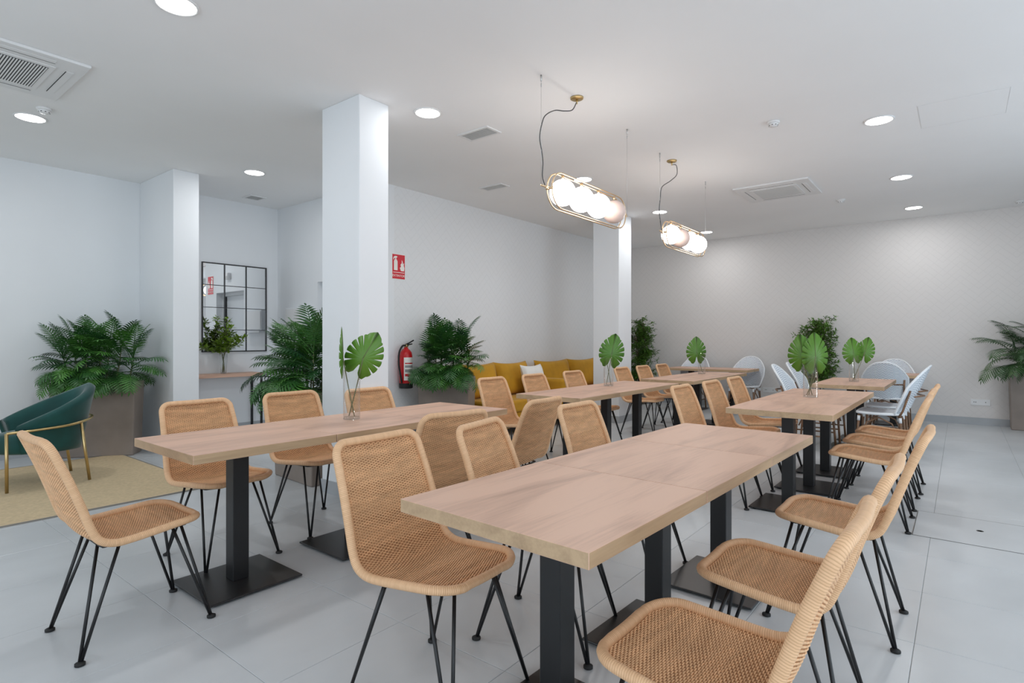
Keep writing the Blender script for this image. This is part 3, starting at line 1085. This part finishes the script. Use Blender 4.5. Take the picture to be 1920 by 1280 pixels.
def bush(label, loc, seed, H=1.78):
    rnd = random.Random(seed)
    t = thing('potted_bush', label, 'potted plant', loc, rnd.uniform(0, 6), 'tall leafy plants at the far wall')
    build('pot', MB().lathe([(.0, 0), (.12, 0), (.135, .02), (.155, .34), (.165, .36), (.15, .36), (.145, .31), (0, .31)], 24), M_TAUPE, t)
    st = MB()
    lf = MB()
    tips = []
    for k in range(6):
        a = 2 * pi * k / 6 + rnd.uniform(-.4, .4)
        h = H * rnd.uniform(.72, .93)
        r = rnd.uniform(.06, .17)
        base = Vector((.03 * cos(a), .03 * sin(a), .30))
        top = Vector((r * cos(a), r * sin(a), h))
        mid = base.lerp(top, .5) + Vector((rnd.uniform(-.03, .03), rnd.uniform(-.03, .03), 0))
        path = catmull([base, mid, top], 8)
        st.tube(path, .006, 5)
        for q in path[3:]:
            for b in range(3):
                aa = rnd.uniform(0, 2 * pi)
                ln = rnd.uniform(.12, .28) * (1.15 - .45 * (q.z / H))
                e = q + Vector((cos(aa) * ln, sin(aa) * ln, rnd.uniform(.0, .12)))
                st.tube([q, q.lerp(e, .5) + Vector((0, 0, .02)), e], .0025, 4)
                tips += [e, q.lerp(e, .6)]
    for e in tips:
        for k in range(rnd.randint(8, 12)):
            a, el = rnd.uniform(0, 2 * pi), rnd.uniform(-.5, 1.0)
            d = Vector((cos(a) * cos(el), sin(a) * cos(el), sin(el)))
            w = d.cross(Vector((0, 0, 1))).normalized() * .0105
            ln = rnd.uniform(.055, .10)
            b0 = e + d * .004 + Vector((rnd.uniform(-.02, .02), rnd.uniform(-.02, .02), rnd.uniform(-.02, .02)))
            m1 = b0 + d * ln * .45 + Vector((0, 0, .004))
            tp = b0 + d * ln - Vector((0, 0, .008))
            lf.add([b0, m1 + w, tp, m1 - w], [(0, 1, 2), (0, 2, 3)])
    build('stem', st, M_BARK, t)
    f = build('foliage', lf, M_BUSH, t)
    f['kind'] = 'stuff'
    build('soil', MB().lathe([(0, .312), (.144, .312), (.144, .325), (0, .325)], 20), M_SOIL, t)
    return t


bush('tall leafy plant in the corner, half hidden by the far column', (10.28, 4.93, 0), 5)
bush('tall leafy plant at the far wall behind the tall glass vase', (10.36, 1.82, 0), 8)


# ------------------------------------------------------------------ vases with monstera leaves
def make_vase(label, p, h=.31, r=.052):
    t = thing('glass_vase', label, 'vase', (p[0], p[1], TOPZ), 0, 'cylindrical glass vases')
    build('glass_wall', MB().lathe([(r - .006, .016), (r, 0), (r, h), (r - .003, h), (r - .003, .016)], 28), M_GLASS, t)
    build('glass_base', MB().lathe([(0, .001), (r - .005, .001), (r - .0045, .014), (0, .015)], 28), M_GLASS, t)
    return t


def monstera_outline():
    """right half from the tip to the base, with narrow slits; stalk joint at the origin, tip on +Y"""
    half = [(0, .78), (9, .735), (18, .70)]
    slits = [34, 54, 74, 95, 117]
    ends = [24] + slits + [140]
    for i in range(len(ends) - 1):
        a, b = ends[i], ends[i + 1]
        for f in (.12, .35, .65, .88):
            g = a + (b - a) * f
            r = .685 - .055 * sin(radians(min(g, 90))) - max(0, g - 90) * .0012
            half.append((g, r * (1.0 if .2 < f < .8 else .975)))
        if i < len(ends) - 2:
            half.append((b - .2, .34 + .03 * (i % 2)))
    half += [(150, .60), (160, .55), (169, .43), (176, .20)]
    return half


HALF = monstera_outline()


def make_leaf(label, base, joint, tip, width, twist=0.0, yaw=0.0, cup=.10):
    """base: foot of the stem; joint: where the stem meets the blade; tip: leaf tip"""
    base, joint, tip = Vector(base), Vector(joint), Vector(tip)
    t = thing('monstera_leaf', label, 'leaf', base, 0, 'monstera leaves in vases')
    t.rotation_euler = (0, 0, 0)
    j = joint - base
    mid = j * .5 + Vector((0, 0, -.01))
    build('stem', MB().tube(catmull([Vector((0, 0, 0)), mid, j], 8), .0035, 6), M_STEM, t)
    yv = (tip - joint)
    L = yv.length / .76
    yv.normalize()
    toward = Vector((-CT, -ST, 0))
    nv = (toward - yv * toward.dot(yv)).normalized()
    nv = (Matrix.Rotation(twist, 3, yv) @ nv)
    xv = yv.cross(nv)
    mb = MB()
    ol = [(a, r) for a, r in HALF] + [(360 - a, r) for a, r in HALF[::-1]]
    vs = [Vector((0, 0, 0))]
    for a, r in ol:
        x, y = r * sin(radians(a)), r * cos(radians(a))
        z = -cup * (x * x * 1.2 + max(y, 0) ** 2 * .6)
        vs.append((xv * x * width / 1.12 + yv * y * L + nv * z * L))
    # inner ring keeps the blade gently curved
    fc = [(0, i, i % (len(vs) - 1) + 1) for i in range(1, len(vs))]
    mb.add([v + j for v in vs], fc)
    bl = build('blade', mb, M_MONST, t)
    so = bl.modifiers.new('thickness', 'SOLIDIFY')
    so.thickness = .0012
    rib = [j + nv * .001 + yv * L * .70 * k / 6 - nv * cup * L * .6 * (.70 * k / 6) ** 2 for k in range(7)]
    build('midrib', MB().tube(rib, [.0022 * (1 - k / 7) + .0004 for k in range(7)], 5), M_STEM, bl)
    return t


def vase_set(lab, px, py, dd, leaves, h=.31, r=.052, p=None):
    p = Vector(p) if p else at(px, py, TOPZ)
    make_vase(lab, p, h, r)
    d = depth(p)
    for k, (jx, jy, tx, ty, w, tw, ll, dz) in enumerate(leaves):
        a = 2 * pi * k / max(len(leaves), 1) + .8
        jo, ti = at_d(jx, jy, d + dz), at_d(tx, ty, d + dz)
        side = -1 if jx > px else 1          # stems cross inside the vase
        right = Vector((ST, -CT, 0))
        b = Vector((p[0], p[1], TOPZ + .018)) + right * side * r * .42 + Vector((CT, ST, 0)) * r * .3 * (-1) ** k
        make_leaf(ll, b, jo, ti, w * d / FPX, tw)


vase_set('clear glass vase with two monstera stems on the left front table', 660, 785, 0, [
    (681, 671, 708, 624, 62, .15, 'monstera leaf turned to us in the vase on the left front table', 0),
    (643, 670, 643, 613, 62, 1.76, 'monstera leaf seen edge-on in the vase on the left front table', -.02)], p=(2.18, 3.02, 0))
vase_set('clear glass vase with two monstera stems in front of the far column', 1138, 724, 0, [
    (1147, 663, 1155, 626, 44, .1, 'larger monstera leaf in the vase before the far column', 0),
    (1136, 664, 1134, 645, 22, .5, 'smaller monstera leaf in the vase before the far column', .04)], p=(5.48, 3.0, 0))
vase_set('clear glass vase with a single visible monstera leaf on the farthest left-hand row', 1306, 700, 0, [
    (1306, 661, 1306, 631, 35, .1, 'monstera leaf on the farthest left-hand row, before a white chair', 0)], p=(8.25, 2.98, 0))
vase_set('tall clear glass vase with monstera stems on the second right-hand row', 1518, 745, 0, [
    (1504, 668, 1500, 627, 44, -.5, 'light green monstera leaf on the left in the tall vase', .03),
    (1529, 669, 1528, 623, 46, .05, 'dark green monstera leaf facing us in the tall vase', -.02),
    (1538, 682, 1543, 655, 24, .6, 'small monstera leaf hanging low on the right in the tall vase', .03)], h=.36, r=.058, p=(5.51, 1.03, 0))
vase_set('clear glass vase with two crossing monstera stems on the bistro chair table', 1603, 715, 0, [
    (1600, 662, 1597, 633, 38, .1, 'round monstera leaf on the left in the vase by the bistro chairs', 0),
    (1622, 660, 1629, 632, 28, -.5, 'narrow monstera leaf on the right in the vase by the bistro chairs', .03)], p=(7.85, 1.0, 0))


# ------------------------------------------------------------------ mustard sofas
def puff(mb, cx, cy, cz, sx, sy, sz, tilt=0.0, n=3.2, res=18, pinch=0.12):
    """soft cushion: rounded slab, thick in the middle, corners drawn out"""
    verts, faces = [], []
    for side in (1, -1):
        o = len(verts)
        for i in range(res + 1):
            for j in range(res + 1):
                u, v = 2 * i / res - 1, 2 * j / res - 1
                th = ((1 - abs(u) ** 4) * (1 - abs(v) ** 4)) ** .5
                ex = 1 - pinch * (1 - v * v) * abs(u) ** 3
                ez = 1 - pinch * (1 - u * u) * abs(v) ** 3
                p = Vector((u * sx / 2 * ex, side * sy / 2 * th, v * sz / 2 * ez))
                p = Matrix.Rotation(tilt, 3, 'X') @ p
                verts.append((cx + p.x, cy + p.y, cz + p.z))
        w = res + 1
        for i in range(res):
            for j in range(res):
                f = (o + i * w + j, o + (i + 1) * w + j, o + (i + 1) * w + j + 1, o + i * w + j + 1)
                faces.append(f if side == -1 else f[::-1])
    mb.add(verts, faces)
    return mb


def sofa(label, x0, x1, arm_left, arm_right):
    t = thing('sofa', label, 'sofa', ((x0 + x1) / 2, 4.97, 0), 0, 'mustard sofas')
    w = (x1 - x0)
    a, b = -w / 2, w / 2
    build('base', MB().box(a, b, -.40, .42, .10, .30), M_MUSTARD, t, bevel=.02)
    la = a + (.17 if arm_left else 0)
    rb = b - (.17 if arm_right else 0)
    build('back_frame', MB().box(la, rb, .30, .44, .30, .80), M_MUSTARD, t, bevel=.03)
    half = (rb - la) / 2
    for k in range(2):
        c0_, c1_ = la + k * half, la + (k + 1) * half
        build('seat_cushion', MB().box(c0_ + .004, c1_ - .004, -.43, .22, .30, .46), M_MUSTARD, t, bevel=.035, seg=4)
        cu = puff(MB(), 0, 0, 0, half + .02, .22, .52, radians(-14))
        build('back_cushion', cu, M_MUSTARD, t, loc=((c0_ + c1_) / 2, .20, .68))
    if arm_left:
        build('arm', MB().box(a, a + .165, -.43, .44, .10, .68), M_MUSTARD, t, bevel=.05, seg=4)
    if arm_right:
        build('arm', MB().box(b - .165, b, -.43, .44, .10, .68), M_MUSTARD, t, bevel=.05, seg=4)
    for sx in (a + .08, b - .08):
        for sy in (-.34, .36):
            build('leg', MB().lathe([(.014, 0), (.022, .10)], 10), M_BLACK, t, loc=(sx, sy, 0))
    return t


sofa('mustard velvet sofa behind the palm by the extinguisher', 5.42, 7.10, False, True)
sofa('mustard velvet sofa nearer the far column', 7.16, 9.02, False, False)
pl = thing('throw_pillow', 'white throw pillow leaning on the mustard sofa', 'pillow', (6.99, 4.72, .70))
pl.location = (6.66, 4.86, .665)
build('cover', puff(MB(), 0, 0, 0, .50, .16, .48, radians(-18)), M_PILLOW, pl)
build('piping', MB().tube([Matrix.Rotation(radians(-18), 3, 'X') @ Vector((.222 * sx * k, 0, .222 * sy * q)) for sx, sy, k, q in ((-1, -1, 1, 1), (0, -1, 1, .9), (1, -1, 1, 1), (1, 0, .9, 1), (1, 1, 1, 1), (0, 1, 1, .9), (-1, 1, 1, 1), (-1, 0, .9, 1))], .004, 6, closed=True), M_PILLOW, pl)
p2 = thing('throw_pillow', 'small white pillow at the end of the sofa beside the far column', 'pillow', (8.86, 4.80, .62))
build('cover', puff(MB(), 0, 0, 0, .36, .14, .36, radians(-16)), M_PILLOW, p2)


# ------------------------------------------------------------------ fire extinguisher, signs
def text_mesh(body, size):
    cu = bpy.data.curves.new('lettering', 'FONT')
    cu.body = body
    cu.size = size
    cu.align_x = 'CENTER'
    cu.align_y = 'CENTER'
    cu.extrude = 0.0006
    o = bpy.data.objects.new('lettering', cu)
    COL.objects.link(o)
    dg = bpy.context.evaluated_depsgraph_get()
    me = bpy.data.meshes.new_from_object(o.evaluated_get(dg))
    bpy.data.objects.remove(o, do_unlink=True)
    me.materials.clear()
    me.materials.append(M_SIGNWHITE)
    return me


def fire_sign(label, loc, rz):
    """0.2 x 0.3 plate in the local XZ plane, facing -Y"""
    t = thing('fire_sign', label, 'sign', loc, rz, 'fire extinguisher signs')
    build('plate', MB().box(-.104, .104, -.003, 0, -.155, .155), M_SIGNWHITE, t)
    build('red_field', MB().box(-.099, .099, -.004, -.003, -.150, .150), M_SIGNRED, t)

    def poly(name, pts, z=-.0045):
        n = len(pts)
        v = [(x, z, y) for x, y in pts] + [(x, -.004, y) for x, y in pts]
        f = [tuple(range(n)), tuple(range(n, 2 * n))[::-1]] + [(i, n + i, n + (i + 1) % n, (i + 1) % n) for i in range(n)]
        build(name, MB().add(v, f, smooth=False), M_SIGNWHITE, t)
    poly('extinguisher_symbol', [(-.075, -.045), (-.018, -.045), (-.018, .065), (-.028, .082), (-.038, .090), (-.038, .105), (-.02, .118), (-.03, .130), (-.06, .128), (-.082, .112), (-.085, .085), (-.076, .083), (-.072, .100), (-.055, .108), (-.055, .090), (-.066, .082), (-.075, .065)])
    poly('flame_symbol', [(.035, -.05), (.085, -.05), (.092, -.01), (.080, .02), (.088, .055), (.068, .035), (.062, .07), (.048, .088), (.050, .05), (.030, .03), (.036, .0), (.018, -.01)])
    poly('line', [(-.09, -.075), (.09, -.075), (.09, -.068), (-.09, -.068)])
    link('lettering', text_mesh('EXTINTOR', .040), t, loc=(0, -.0042, -.112), rot=(pi / 2, 0, 0))
    return t


fire_sign('red fire extinguisher sign on the wall right of the middle column', (4.628, WALL_A - .001, 2.155), 0)
fire_sign('red fire extinguisher sign by the door, seen in the mirror', (RET_X - .001, 5.655, 2.17), -pi / 2)

ex = thing('fire_extinguisher', 'red fire extinguisher with black hose hanging on the wall beside the palm', 'fire extinguisher', (4.668, WALL_A - .095, .655))
build('cylinder', MB().lathe([(.074, .05), (.078, .06), (.078, .40), (.07, .44), (.045, .475), (.028, .485), (.028, .50)], 28), M_RED, ex)
build('black_foot', MB().lathe([(.074, 0), (.083, .005), (.083, .06), (.076, .065)], 28), M_RUBBER, ex)
lab_ = MB()
lab_.grid(lambda u, v: (.0788 * cos(radians(-150 + 120 * u)), .0788 * sin(radians(-150 + 120 * u)), .10 + .28 * v), 12, 1)
lb = build('label', lab_, M_SIGNWHITE, ex)
for (z0, z1, m_) in ((.30, .315, M_RED), (.255, .285, M_GREYPLASTIC), (.20, .235, M_GREYPLASTIC), (.15, .18, M_RED)):
    build('print', MB().grid(lambda u, v: (.0793 * cos(radians(-140 + 95 * u)), .0793 * sin(radians(-140 + 95 * u)), z0 + (z1 - z0) * v), 10, 1), m_, lb)
build('valve', MB().lathe([(.02, .50), (.02, .53), (.012, .54)], 14).tube([(0, 0, .525), (.035, 0, .525)], .012, 8), M_BRASS, ex)
build('handle', MB().tube([(-.01, 0, .535), (.05, -.01, .56), (.11, -.015, .59)], .009, 7).tube([(0, 0, .53), (.09, -.01, .545)], .008, 7), M_RUBBER, ex)
build('hose', MB().tube(catmull([(-.015, -.01, .525), (-.075, -.02, .52), (-.125, -.02, .44), (-.13, -.02, .30), (-.105, -.02, .17), (-.085, -.02, .07)], 6), .011, 8), M_RUBBER, ex)
build('wall_bracket', MB().box(-.03, .03, .06, .094, .36, .42), M_STEEL, ex)

# emergency light and white wall box on the return wall (both seen in the mirror)
el = thing('emergency_light', 'small white emergency light above the door, seen in the mirror', 'light fitting', (RET_X, 6.32, 2.28))
build('housing', MB().box(-.06, 0, -.06, .06, -.055, .055), M_WHITEPLASTIC, el, bevel=.012)
build('lens', MB().box(-.064, -.06, -.05, .05, -.045, .0), M_GRILLE, el)
wbx = thing('wall_cabinet', 'white wall box with a ledge beside the door, reflected in the mirror', 'wall box', (RET_X, 7.22, 1.36))
build('body', MB().box(-.075, 0, -.26, .26, .03, .34), M_WALL, wbx, bevel=.006)
build('front_panel', MB().box(-.081, -.075, -.24, .24, .05, .32), M_WHITEPLASTIC, wbx)
build('ledge', MB().box(-.12, 0, -.28, .28, 0, .03), M_WALL, wbx)

# ------------------------------------------------------------------ mirror, console, branches
MX0, MX1, MZ0, MZ1 = 3.30, 4.185, 1.088, 2.28
mr = thing('wall_mirror', 'black framed mirror with twelve panes on the left wall', 'mirror', ((MX0 + MX1) / 2, WALL_L, (MZ0 + MZ1) / 2))
w2, h2 = (MX1 - MX0) / 2, (MZ1 - MZ0) / 2
fm = MB()
fm.box(-w2, w2, -.022, 0, h2 - .014, h2)
fm.box(-w2, w2, -.022, 0, -h2, -h2 + .014)
fm.box(-w2, -w2 + .014, -.022, 0, -h2 + .014, h2 - .014)
fm.box(w2 - .014, w2, -.022, 0, -h2 + .014, h2 - .014)
fo = build('frame', fm, M_BLACKFRAME, mr)
for k in (1, 2):
    x = -w2 + 2 * w2 * k / 3
    build('mullion', MB().box(x - .006, x + .006, -.02, -.006, -h2 + .014, h2 - .014), M_BLACKFRAME, fo)
for k in (1, 2, 3):
    z = -h2 + 2 * h2 * k / 4
    build('glazing_bar', MB().box(-w2 + .014, w2 - .014, -.019, -.0065, z - .004, z + .004), M_BLACKFRAME, fo)
for i in range(3):
    for j in range(4):
        xa, xb = -w2 + 2 * w2 * i / 3 + .006, -w2 + 2 * w2 * (i + 1) / 3 - .006
        za, zb = -h2 + 2 * h2 * j / 4 + .004, -h2 + 2 * h2 * (j + 1) / 4 - .004
        build('pane', MB().box(xa, xb, -.008, -.004, za, zb), M_MIRROR, mr)

cs = thing('console_table', 'narrow console with oak top and black legs under the mirror', 'console', (3.42, WALL_L - .155, 0))
build('top', MB().box(-.56, .56, -.15, .15, .760, .805), M_OAK, cs, bevel=.002, seg=1)
for sx in (-1, 1):
    for sy in (-1, 1):
        build('leg', MB().box(sx * .545 - .012, sx * .545 + .012, sy * .13 - .012, sy * .13 + .012, 0, .765), M_BLACK, cs)
cv = at_y(419, 699, WALL_L - .17)
cv.z = .805
v_ = thing('glass_vase', 'clear glass vase with leafy branches on the console under the mirror', 'vase', cv, 0)
build('glass_wall', MB().lathe([(.03, .012), (.036, 0), (.045, .14), (.05, .26), (.047, .26), (.042, .14), (.03, .012)], 24), M_GLASS, v_)
build('glass_base', MB().lathe([(0, .001), (.03, .001), (.03, .011), (0, .012)], 24), M_GLASS, v_)
rnd = random.Random(4)
bc = thing('branch_bunch', 'bunch of leafy green branches in the vase under the mirror', 'branches', cv + Vector((0, 0, .014)))
stm, lvs = MB(), MB()
for k in range(11):
    a = rnd.uniform(0, 2 * pi)
    sprd = rnd.uniform(.08, .36)
    hh = rnd.uniform(.42, .78) - .25 * sprd
    tip = Vector((cos(a) * sprd, sin(a) * sprd * .45 - .06, hh))
    foot = Vector((-cos(a) * .015, -sin(a) * .015, 0))
    pth = catmull([foot, Vector((cos(a) * .02, sin(a) * .02, .25)), foot.lerp(tip, .7) + Vector((0, 0, .05)), tip], 6)
    stm.tube(pth, .003, 5)
    for q in pth[7:]:
        for b in range(6):
            az, elv = rnd.uniform(0, 2 * pi), rnd.uniform(-.4, 1.0)
            d = Vector((cos(az) * cos(elv), sin(az) * cos(elv), sin(elv)))
            w = d.cross(Vector((rnd.uniform(-.5, .5), rnd.uniform(-.5, .5), 1))).normalized() * .016
            ln = rnd.uniform(.05, .085)
            q2 = q + d * .01
            lvs.add([q2, q2 + d * ln * .5 + w, q2 + d * ln, q2 + d * ln * .5 - w], [(0, 1, 2), (0, 2, 3)])
build('stem', stm, M_STEM, bc)
f_ = build('foliage', lvs, M_BRANCH_LEAF, bc)
f_['kind'] = 'stuff'

# ------------------------------------------------------------------ wall sockets
for (y, z, lab) in ((-.228, .333, 'white wall socket strip near the palm at right'), (2.674, .356, 'white wall socket strip left of the edge-on bistro chairs')):
    s = thing('wall_socket', lab, 'socket', (WALL_B, y, z))
    build('cover_plate', MB().box(-.010, 0, -.112, .112, -.045, .045), M_WHITEPLASTIC, s, bevel=.003)
    for yy in (.072, .052, -.060):
        build('pin_hole', MB().lathe([(0, 0), (.006, 0), (.006, .0012), (0, .0012)], 10), M_DARK, s, loc=(-.0112, yy, .002), rot=(0, pi / 2, 0))

# ------------------------------------------------------------------ ceiling fittings
LIGHTS = [(331, 8, 'largest round ceiling light, cut off by the top edge at left'), (57, 220, 'round ceiling light below the left air conditioner'), (477, 323, 'round ceiling light between the pier and the middle column'),
          (802, 211, 'round ceiling light right of the middle column'), (1093, 336, 'round ceiling light just above the nearer globe pendant'), (1237, 397, 'round ceiling light left above the farther globe pendant'),
          (1324, 435, 'round ceiling light beyond the farther globe pendant at the far wall'), (1648, 225, 'nearest round ceiling light on the right side'), (1690, 332, 'middle round ceiling light on the right side'), (1713, 389, 'farthest round ceiling light on the right side')]
dl0 = None
for px, py, lab in LIGHTS:
    p = at(px, py, CEIL)
    if dl0 is None:
        dl0 = thing('ceiling_light', lab, 'ceiling light', p, 0, 'round recessed ceiling lights')
        build('trim_ring', MB().lathe([(.100, -.0005), (.116, -.001), (.116, -.006), (.108, -.010), (.100, -.008), (.100, -.0005)], 36), M_WHITEPLASTIC, dl0)
        build('diffuser', MB().lathe([(0, -.0066), (.1005, -.0066), (.1005, -.002), (0, -.002)], 36), M_DIFFUSER, dl0)
    else:
        dup(dl0, p, 0, lab)
    ld = bpy.data.lights.new('ceiling_lamp', 'AREA')
    ld.shape = 'DISK'
    ld.size = .20
    ld.energy = 4.6
    ld.color = (0.97, .985, 1.0)
    lo = bpy.data.objects.new('ceiling_lamp', ld)
    lo.location = p + Vector((0, 0, -.012))
    COL.objects.link(lo)


def cassette(label, x, y, lit_dark):
    t = thing('air_conditioner', label, 'air conditioner', (x, y, CEIL), 0, 'ceiling air conditioning cassettes')
    S = .43
    fr_ = MB()
    fr_.box(-S, S, -S, S, -.022, -.0005)
    build('panel', fr_, M_WHITEPLASTIC, t, bevel=.006)
    build('centre_tray', MB().box(-.27, .27, -.27, .27, -.030, -.022), M_WHITEPLASTIC, t, bevel=.004)
    g = build('grille', MB().box(-.235, .235, -.235, .235, -.032, -.030), M_DARK if lit_dark else M_GRILLE, t)
    n = 30
    for k in range(n):
        u = -.235 + .47 * (k + .5) / n
        build('slat', MB().box(u - .0040, u + .0040, -.233, .233, -.034, -.032), M_WHITEPLASTIC if lit_dark else M_GRILLE, g)
    for (a, b, c, d) in ((-.25, .25, .325, .375), (-.25, .25, -.375, -.325), (.325, .375, -.25, .25), (-.375, -.325, -.25, .25)):
        fl = build('air_flap', MB().box(a, b, c, d, -.026, -.022), M_WHITEPLASTIC, t, bevel=.002, seg=1)
        if b - a > d - c:
            e = d - .006 if c < 0 else c
            build('slot', MB().box(a, b, e, e + .006, -.0265, -.0255), M_DARK, fl)
        else:
            e = b - .006 if a < 0 else a
            build('slot', MB().box(e, e + .006, c, d, -.0265, -.0255), M_DARK, fl)
    return t


cassette('white air conditioner with dark slatted grille in the ceiling at upper left', .84, 5.15, True)
cassette('white air conditioner with pale grille in the ceiling right of the pendants', 7.73, 1.82, False)


def vent(label, x0, x1, y0, y1, m):
    t = thing('ceiling_vent', label, 'vent', ((x0 + x1) / 2, (y0 + y1) / 2, CEIL), 0, 'rectangular ceiling vents')
    a, b = (x1 - x0) / 2, (y1 - y0) / 2
    fr_ = MB()
    e = .025
    fr_.box(-a, a, -b, -b + e, -.010, -.0005)
    fr_.box(-a, a, b - e, b, -.010, -.0005)
    fr_.box(-a, -a + e, -b + e, b - e, -.010, -.0005)
    fr_.box(a - e, a, -b + e, b - e, -.010, -.0005)
    build('frame', fr_, M_WHITEPLASTIC, t)
    build('back', MB().box(-a + e, a - e, -b + e, b - e, -.003, -.0005), m, t)
    n = max(3, int((2 * a - 2 * e) / .018))
    for k in range(n):
        u = -a + e + (2 * a - 2 * e) * (k + .5) / n
        build('slat', MB().box(u - .003, u + .003, -b + e, b - e, -.009, -.003), M_GRILLE, t)
    return t


vent('ceiling vent with grey slats right of the middle column', 3.80, 4.00, 3.29, 3.66, M_GREYPLASTIC)
vent('pale ceiling vent near the wall above the sofa', 5.29, 5.46, 4.36, 4.72, M_GRILLE)
vent('small ceiling vent near the left wall above the mirror', 3.68, 3.90, 7.27, 7.50, M_GREYPLASTIC)

for px, py, lab in ((1450, 228, 'smoke detector on the ceiling between the pendants and the right-hand lights'), (1577, 374, 'smoke detector on the ceiling right of the pale air conditioner'), (83, 203, 'smoke detector on the ceiling below the left air conditioner'), (1912, 376, 'small ceiling sensor at the far wall on the right edge')):
    p = at(px, py, CEIL)
    s = thing('smoke_detector', lab, 'smoke detector', p, 0, 'white ceiling smoke detectors')
    build('base', MB().lathe([(.052, -.0005), (.052, -.012), (.046, -.018)], 24), M_WHITEPLASTIC, s)
    build('chamber', MB().lathe([(.036, -.018), (.040, -.022), (.040, -.030), (.030, -.042), (0, -.045)], 24), M_WHITEPLASTIC, s)
    for k in range(8):
        a = 2 * pi * k / 8
        build('slot', MB().box(-.005, .005, -.0015, .0015, -.0375, -.030), M_DARK, s, loc=(.0365 * cos(a), .0365 * sin(a), 0), rot=(0, 0, a + pi / 2))

hp = thing('ceiling_hatch', 'faint square access panel in the ceiling at upper right', 'access panel', (0, 0, 0))
q0, q1 = at(1720, 199, CEIL), at(1895, 166, CEIL)
ln_ = MB()
xa, ya, yb = q0.x, q0.y, q1.y
xb = xa + .62
for (a, b, c, d) in ((xa, xb, ya - .0015, ya + .0015), (xa, xb, yb - .0015, yb + .0015), (xa - .0015, xa + .0015, yb, ya), (xb - .0015, xb + .0015, yb, ya)):
    ln_.box(a, b, c, d, CEIL - .0018, CEIL - .0003)
build('panel', MB().box(xa + .003, xb - .003, yb + .003, ya - .003, CEIL - .0012, CEIL - .0002), M_CEIL, hp)
build('seam', ln_, M_SEAM, hp)


# ------------------------------------------------------------------ globe pendants
def pendant(label, xa, xb, Y, Z, canopy_x, cord_px, off_index):
    t = thing('globe_pendant', label, 'pendant lamp', ((xa + xb) / 2, Y, CEIL), 0, 'brass pendants with four globes')
    O = Vector(((xa + xb) / 2, Y, CEIL))

    def L(x, y, z):
        return Vector((x, y, z)) - O
    cn = build('canopy', MB().lathe([(0, -.015), (.044, -.015), (.051, -.011), (.052, -.0005), (0, -.0005)], 28), M_BRASS, t, loc=L(canopy_x, Y, CEIL))
    build('stem', MB().lathe([(.006, -.05), (.008, -.015)], 10), M_BRASS, cn)
    pts = [L(canopy_x, Y, CEIL - .045)]
    for px, py in cord_px:
        q = at_y(px, py, Y)
        pts.append(L(q.x, q.y, q.z))
    pts.append(L(xa + .045, Y, Z + .01))
    build('cord', MB().tube(catmull(pts, 6), .0042, 6), M_CORD, t)
    for x in (xa, xb):
        w_ = build('suspension_wire', MB().tube([L(x, Y, CEIL - .03), L(x, Y, Z)], .0011, 5), M_STEEL, t)
        build('wire_anchor', MB().tube([L(x, Y, CEIL - .0005), L(x, Y, CEIL - .045)], .006, 8).tube([L(x, Y, CEIL - .06), L(x, Y, CEIL - .085)], .004, 8), M_STEEL, w_)
    # stadium-shaped double rod frame in the vertical plane
    R = .135
    c0_, c1_ = xa + .105 + R, xb - .07 - R
    out = []
    for k in range(13):
        a = pi / 2 + pi * k / 12
        out.append((c0_ + R * cos(a), R * sin(a)))
    for k in range(13):
        a = -pi / 2 + pi * k / 12
        out.append((c1_ + R * cos(a), R * sin(a)))
    for dy in (-.022, .022):
        build('frame_rod', MB().tube([L(x, Y + dy, Z + z) for x, z in out], .0052, 7, closed=True), M_GOLD, t)
    hk = MB()
    hk.tube([L(xa + .105, Y, Z), L(xa, Y, Z)], .008, 8)
    hk.tube([L(xa + .105, Y - .03, Z), L(xa + .105, Y + .03, Z)], .010, 8)
    build('end_hook', hk, M_GOLD, t)
    hk = MB()
    hk.tube([L(xb - .07, Y, Z), L(xb, Y, Z)], .006, 8)
    hk.tube([L(xb - .07, Y - .03, Z), L(xb - .07, Y + .03, Z)], .009, 8)
    build('end_hook', hk, M_GOLD, t)
    for k in range(4):
        x = c0_ + .04 + (c1_ - c0_ - .08) * k / 3
        prof = [(.100 * sin(pi * j / 16), -.100 * cos(pi * j / 16)) for j in range(17)]
        g = build('globe', MB().lathe(prof, 28), M_GLOBE_OFF if k == off_index else M_GLOBE_ON, t, loc=L(x, Y, Z))
        g['label'] = 'unlit blush glass globe' if k == off_index else 'lit opal glass globe'
        build('globe_mount', MB().tube([(0, 0, .098), (0, 0, .133)], .012, 8), M_GOLD, g)
    return t


pendant('nearer brass pendant with four glass globes in a row', 3.318, 4.653, 2.36, 2.362, 3.80, [(1081, 192), (1073, 206), (1058, 208), (1040, 207), (1023, 216), (1016, 232), (1012, 258), (1016, 285), (1018, 305), (1017, 330)], 3)
pendant('farther brass pendant with four glass globes in a row', 5.457, 6.77, 2.40, 2.362, 5.76, [(1268, 310), (1269, 327), (1257, 339), (1241, 351), (1238, 372), (1236, 395), (1239, 420)], 1)
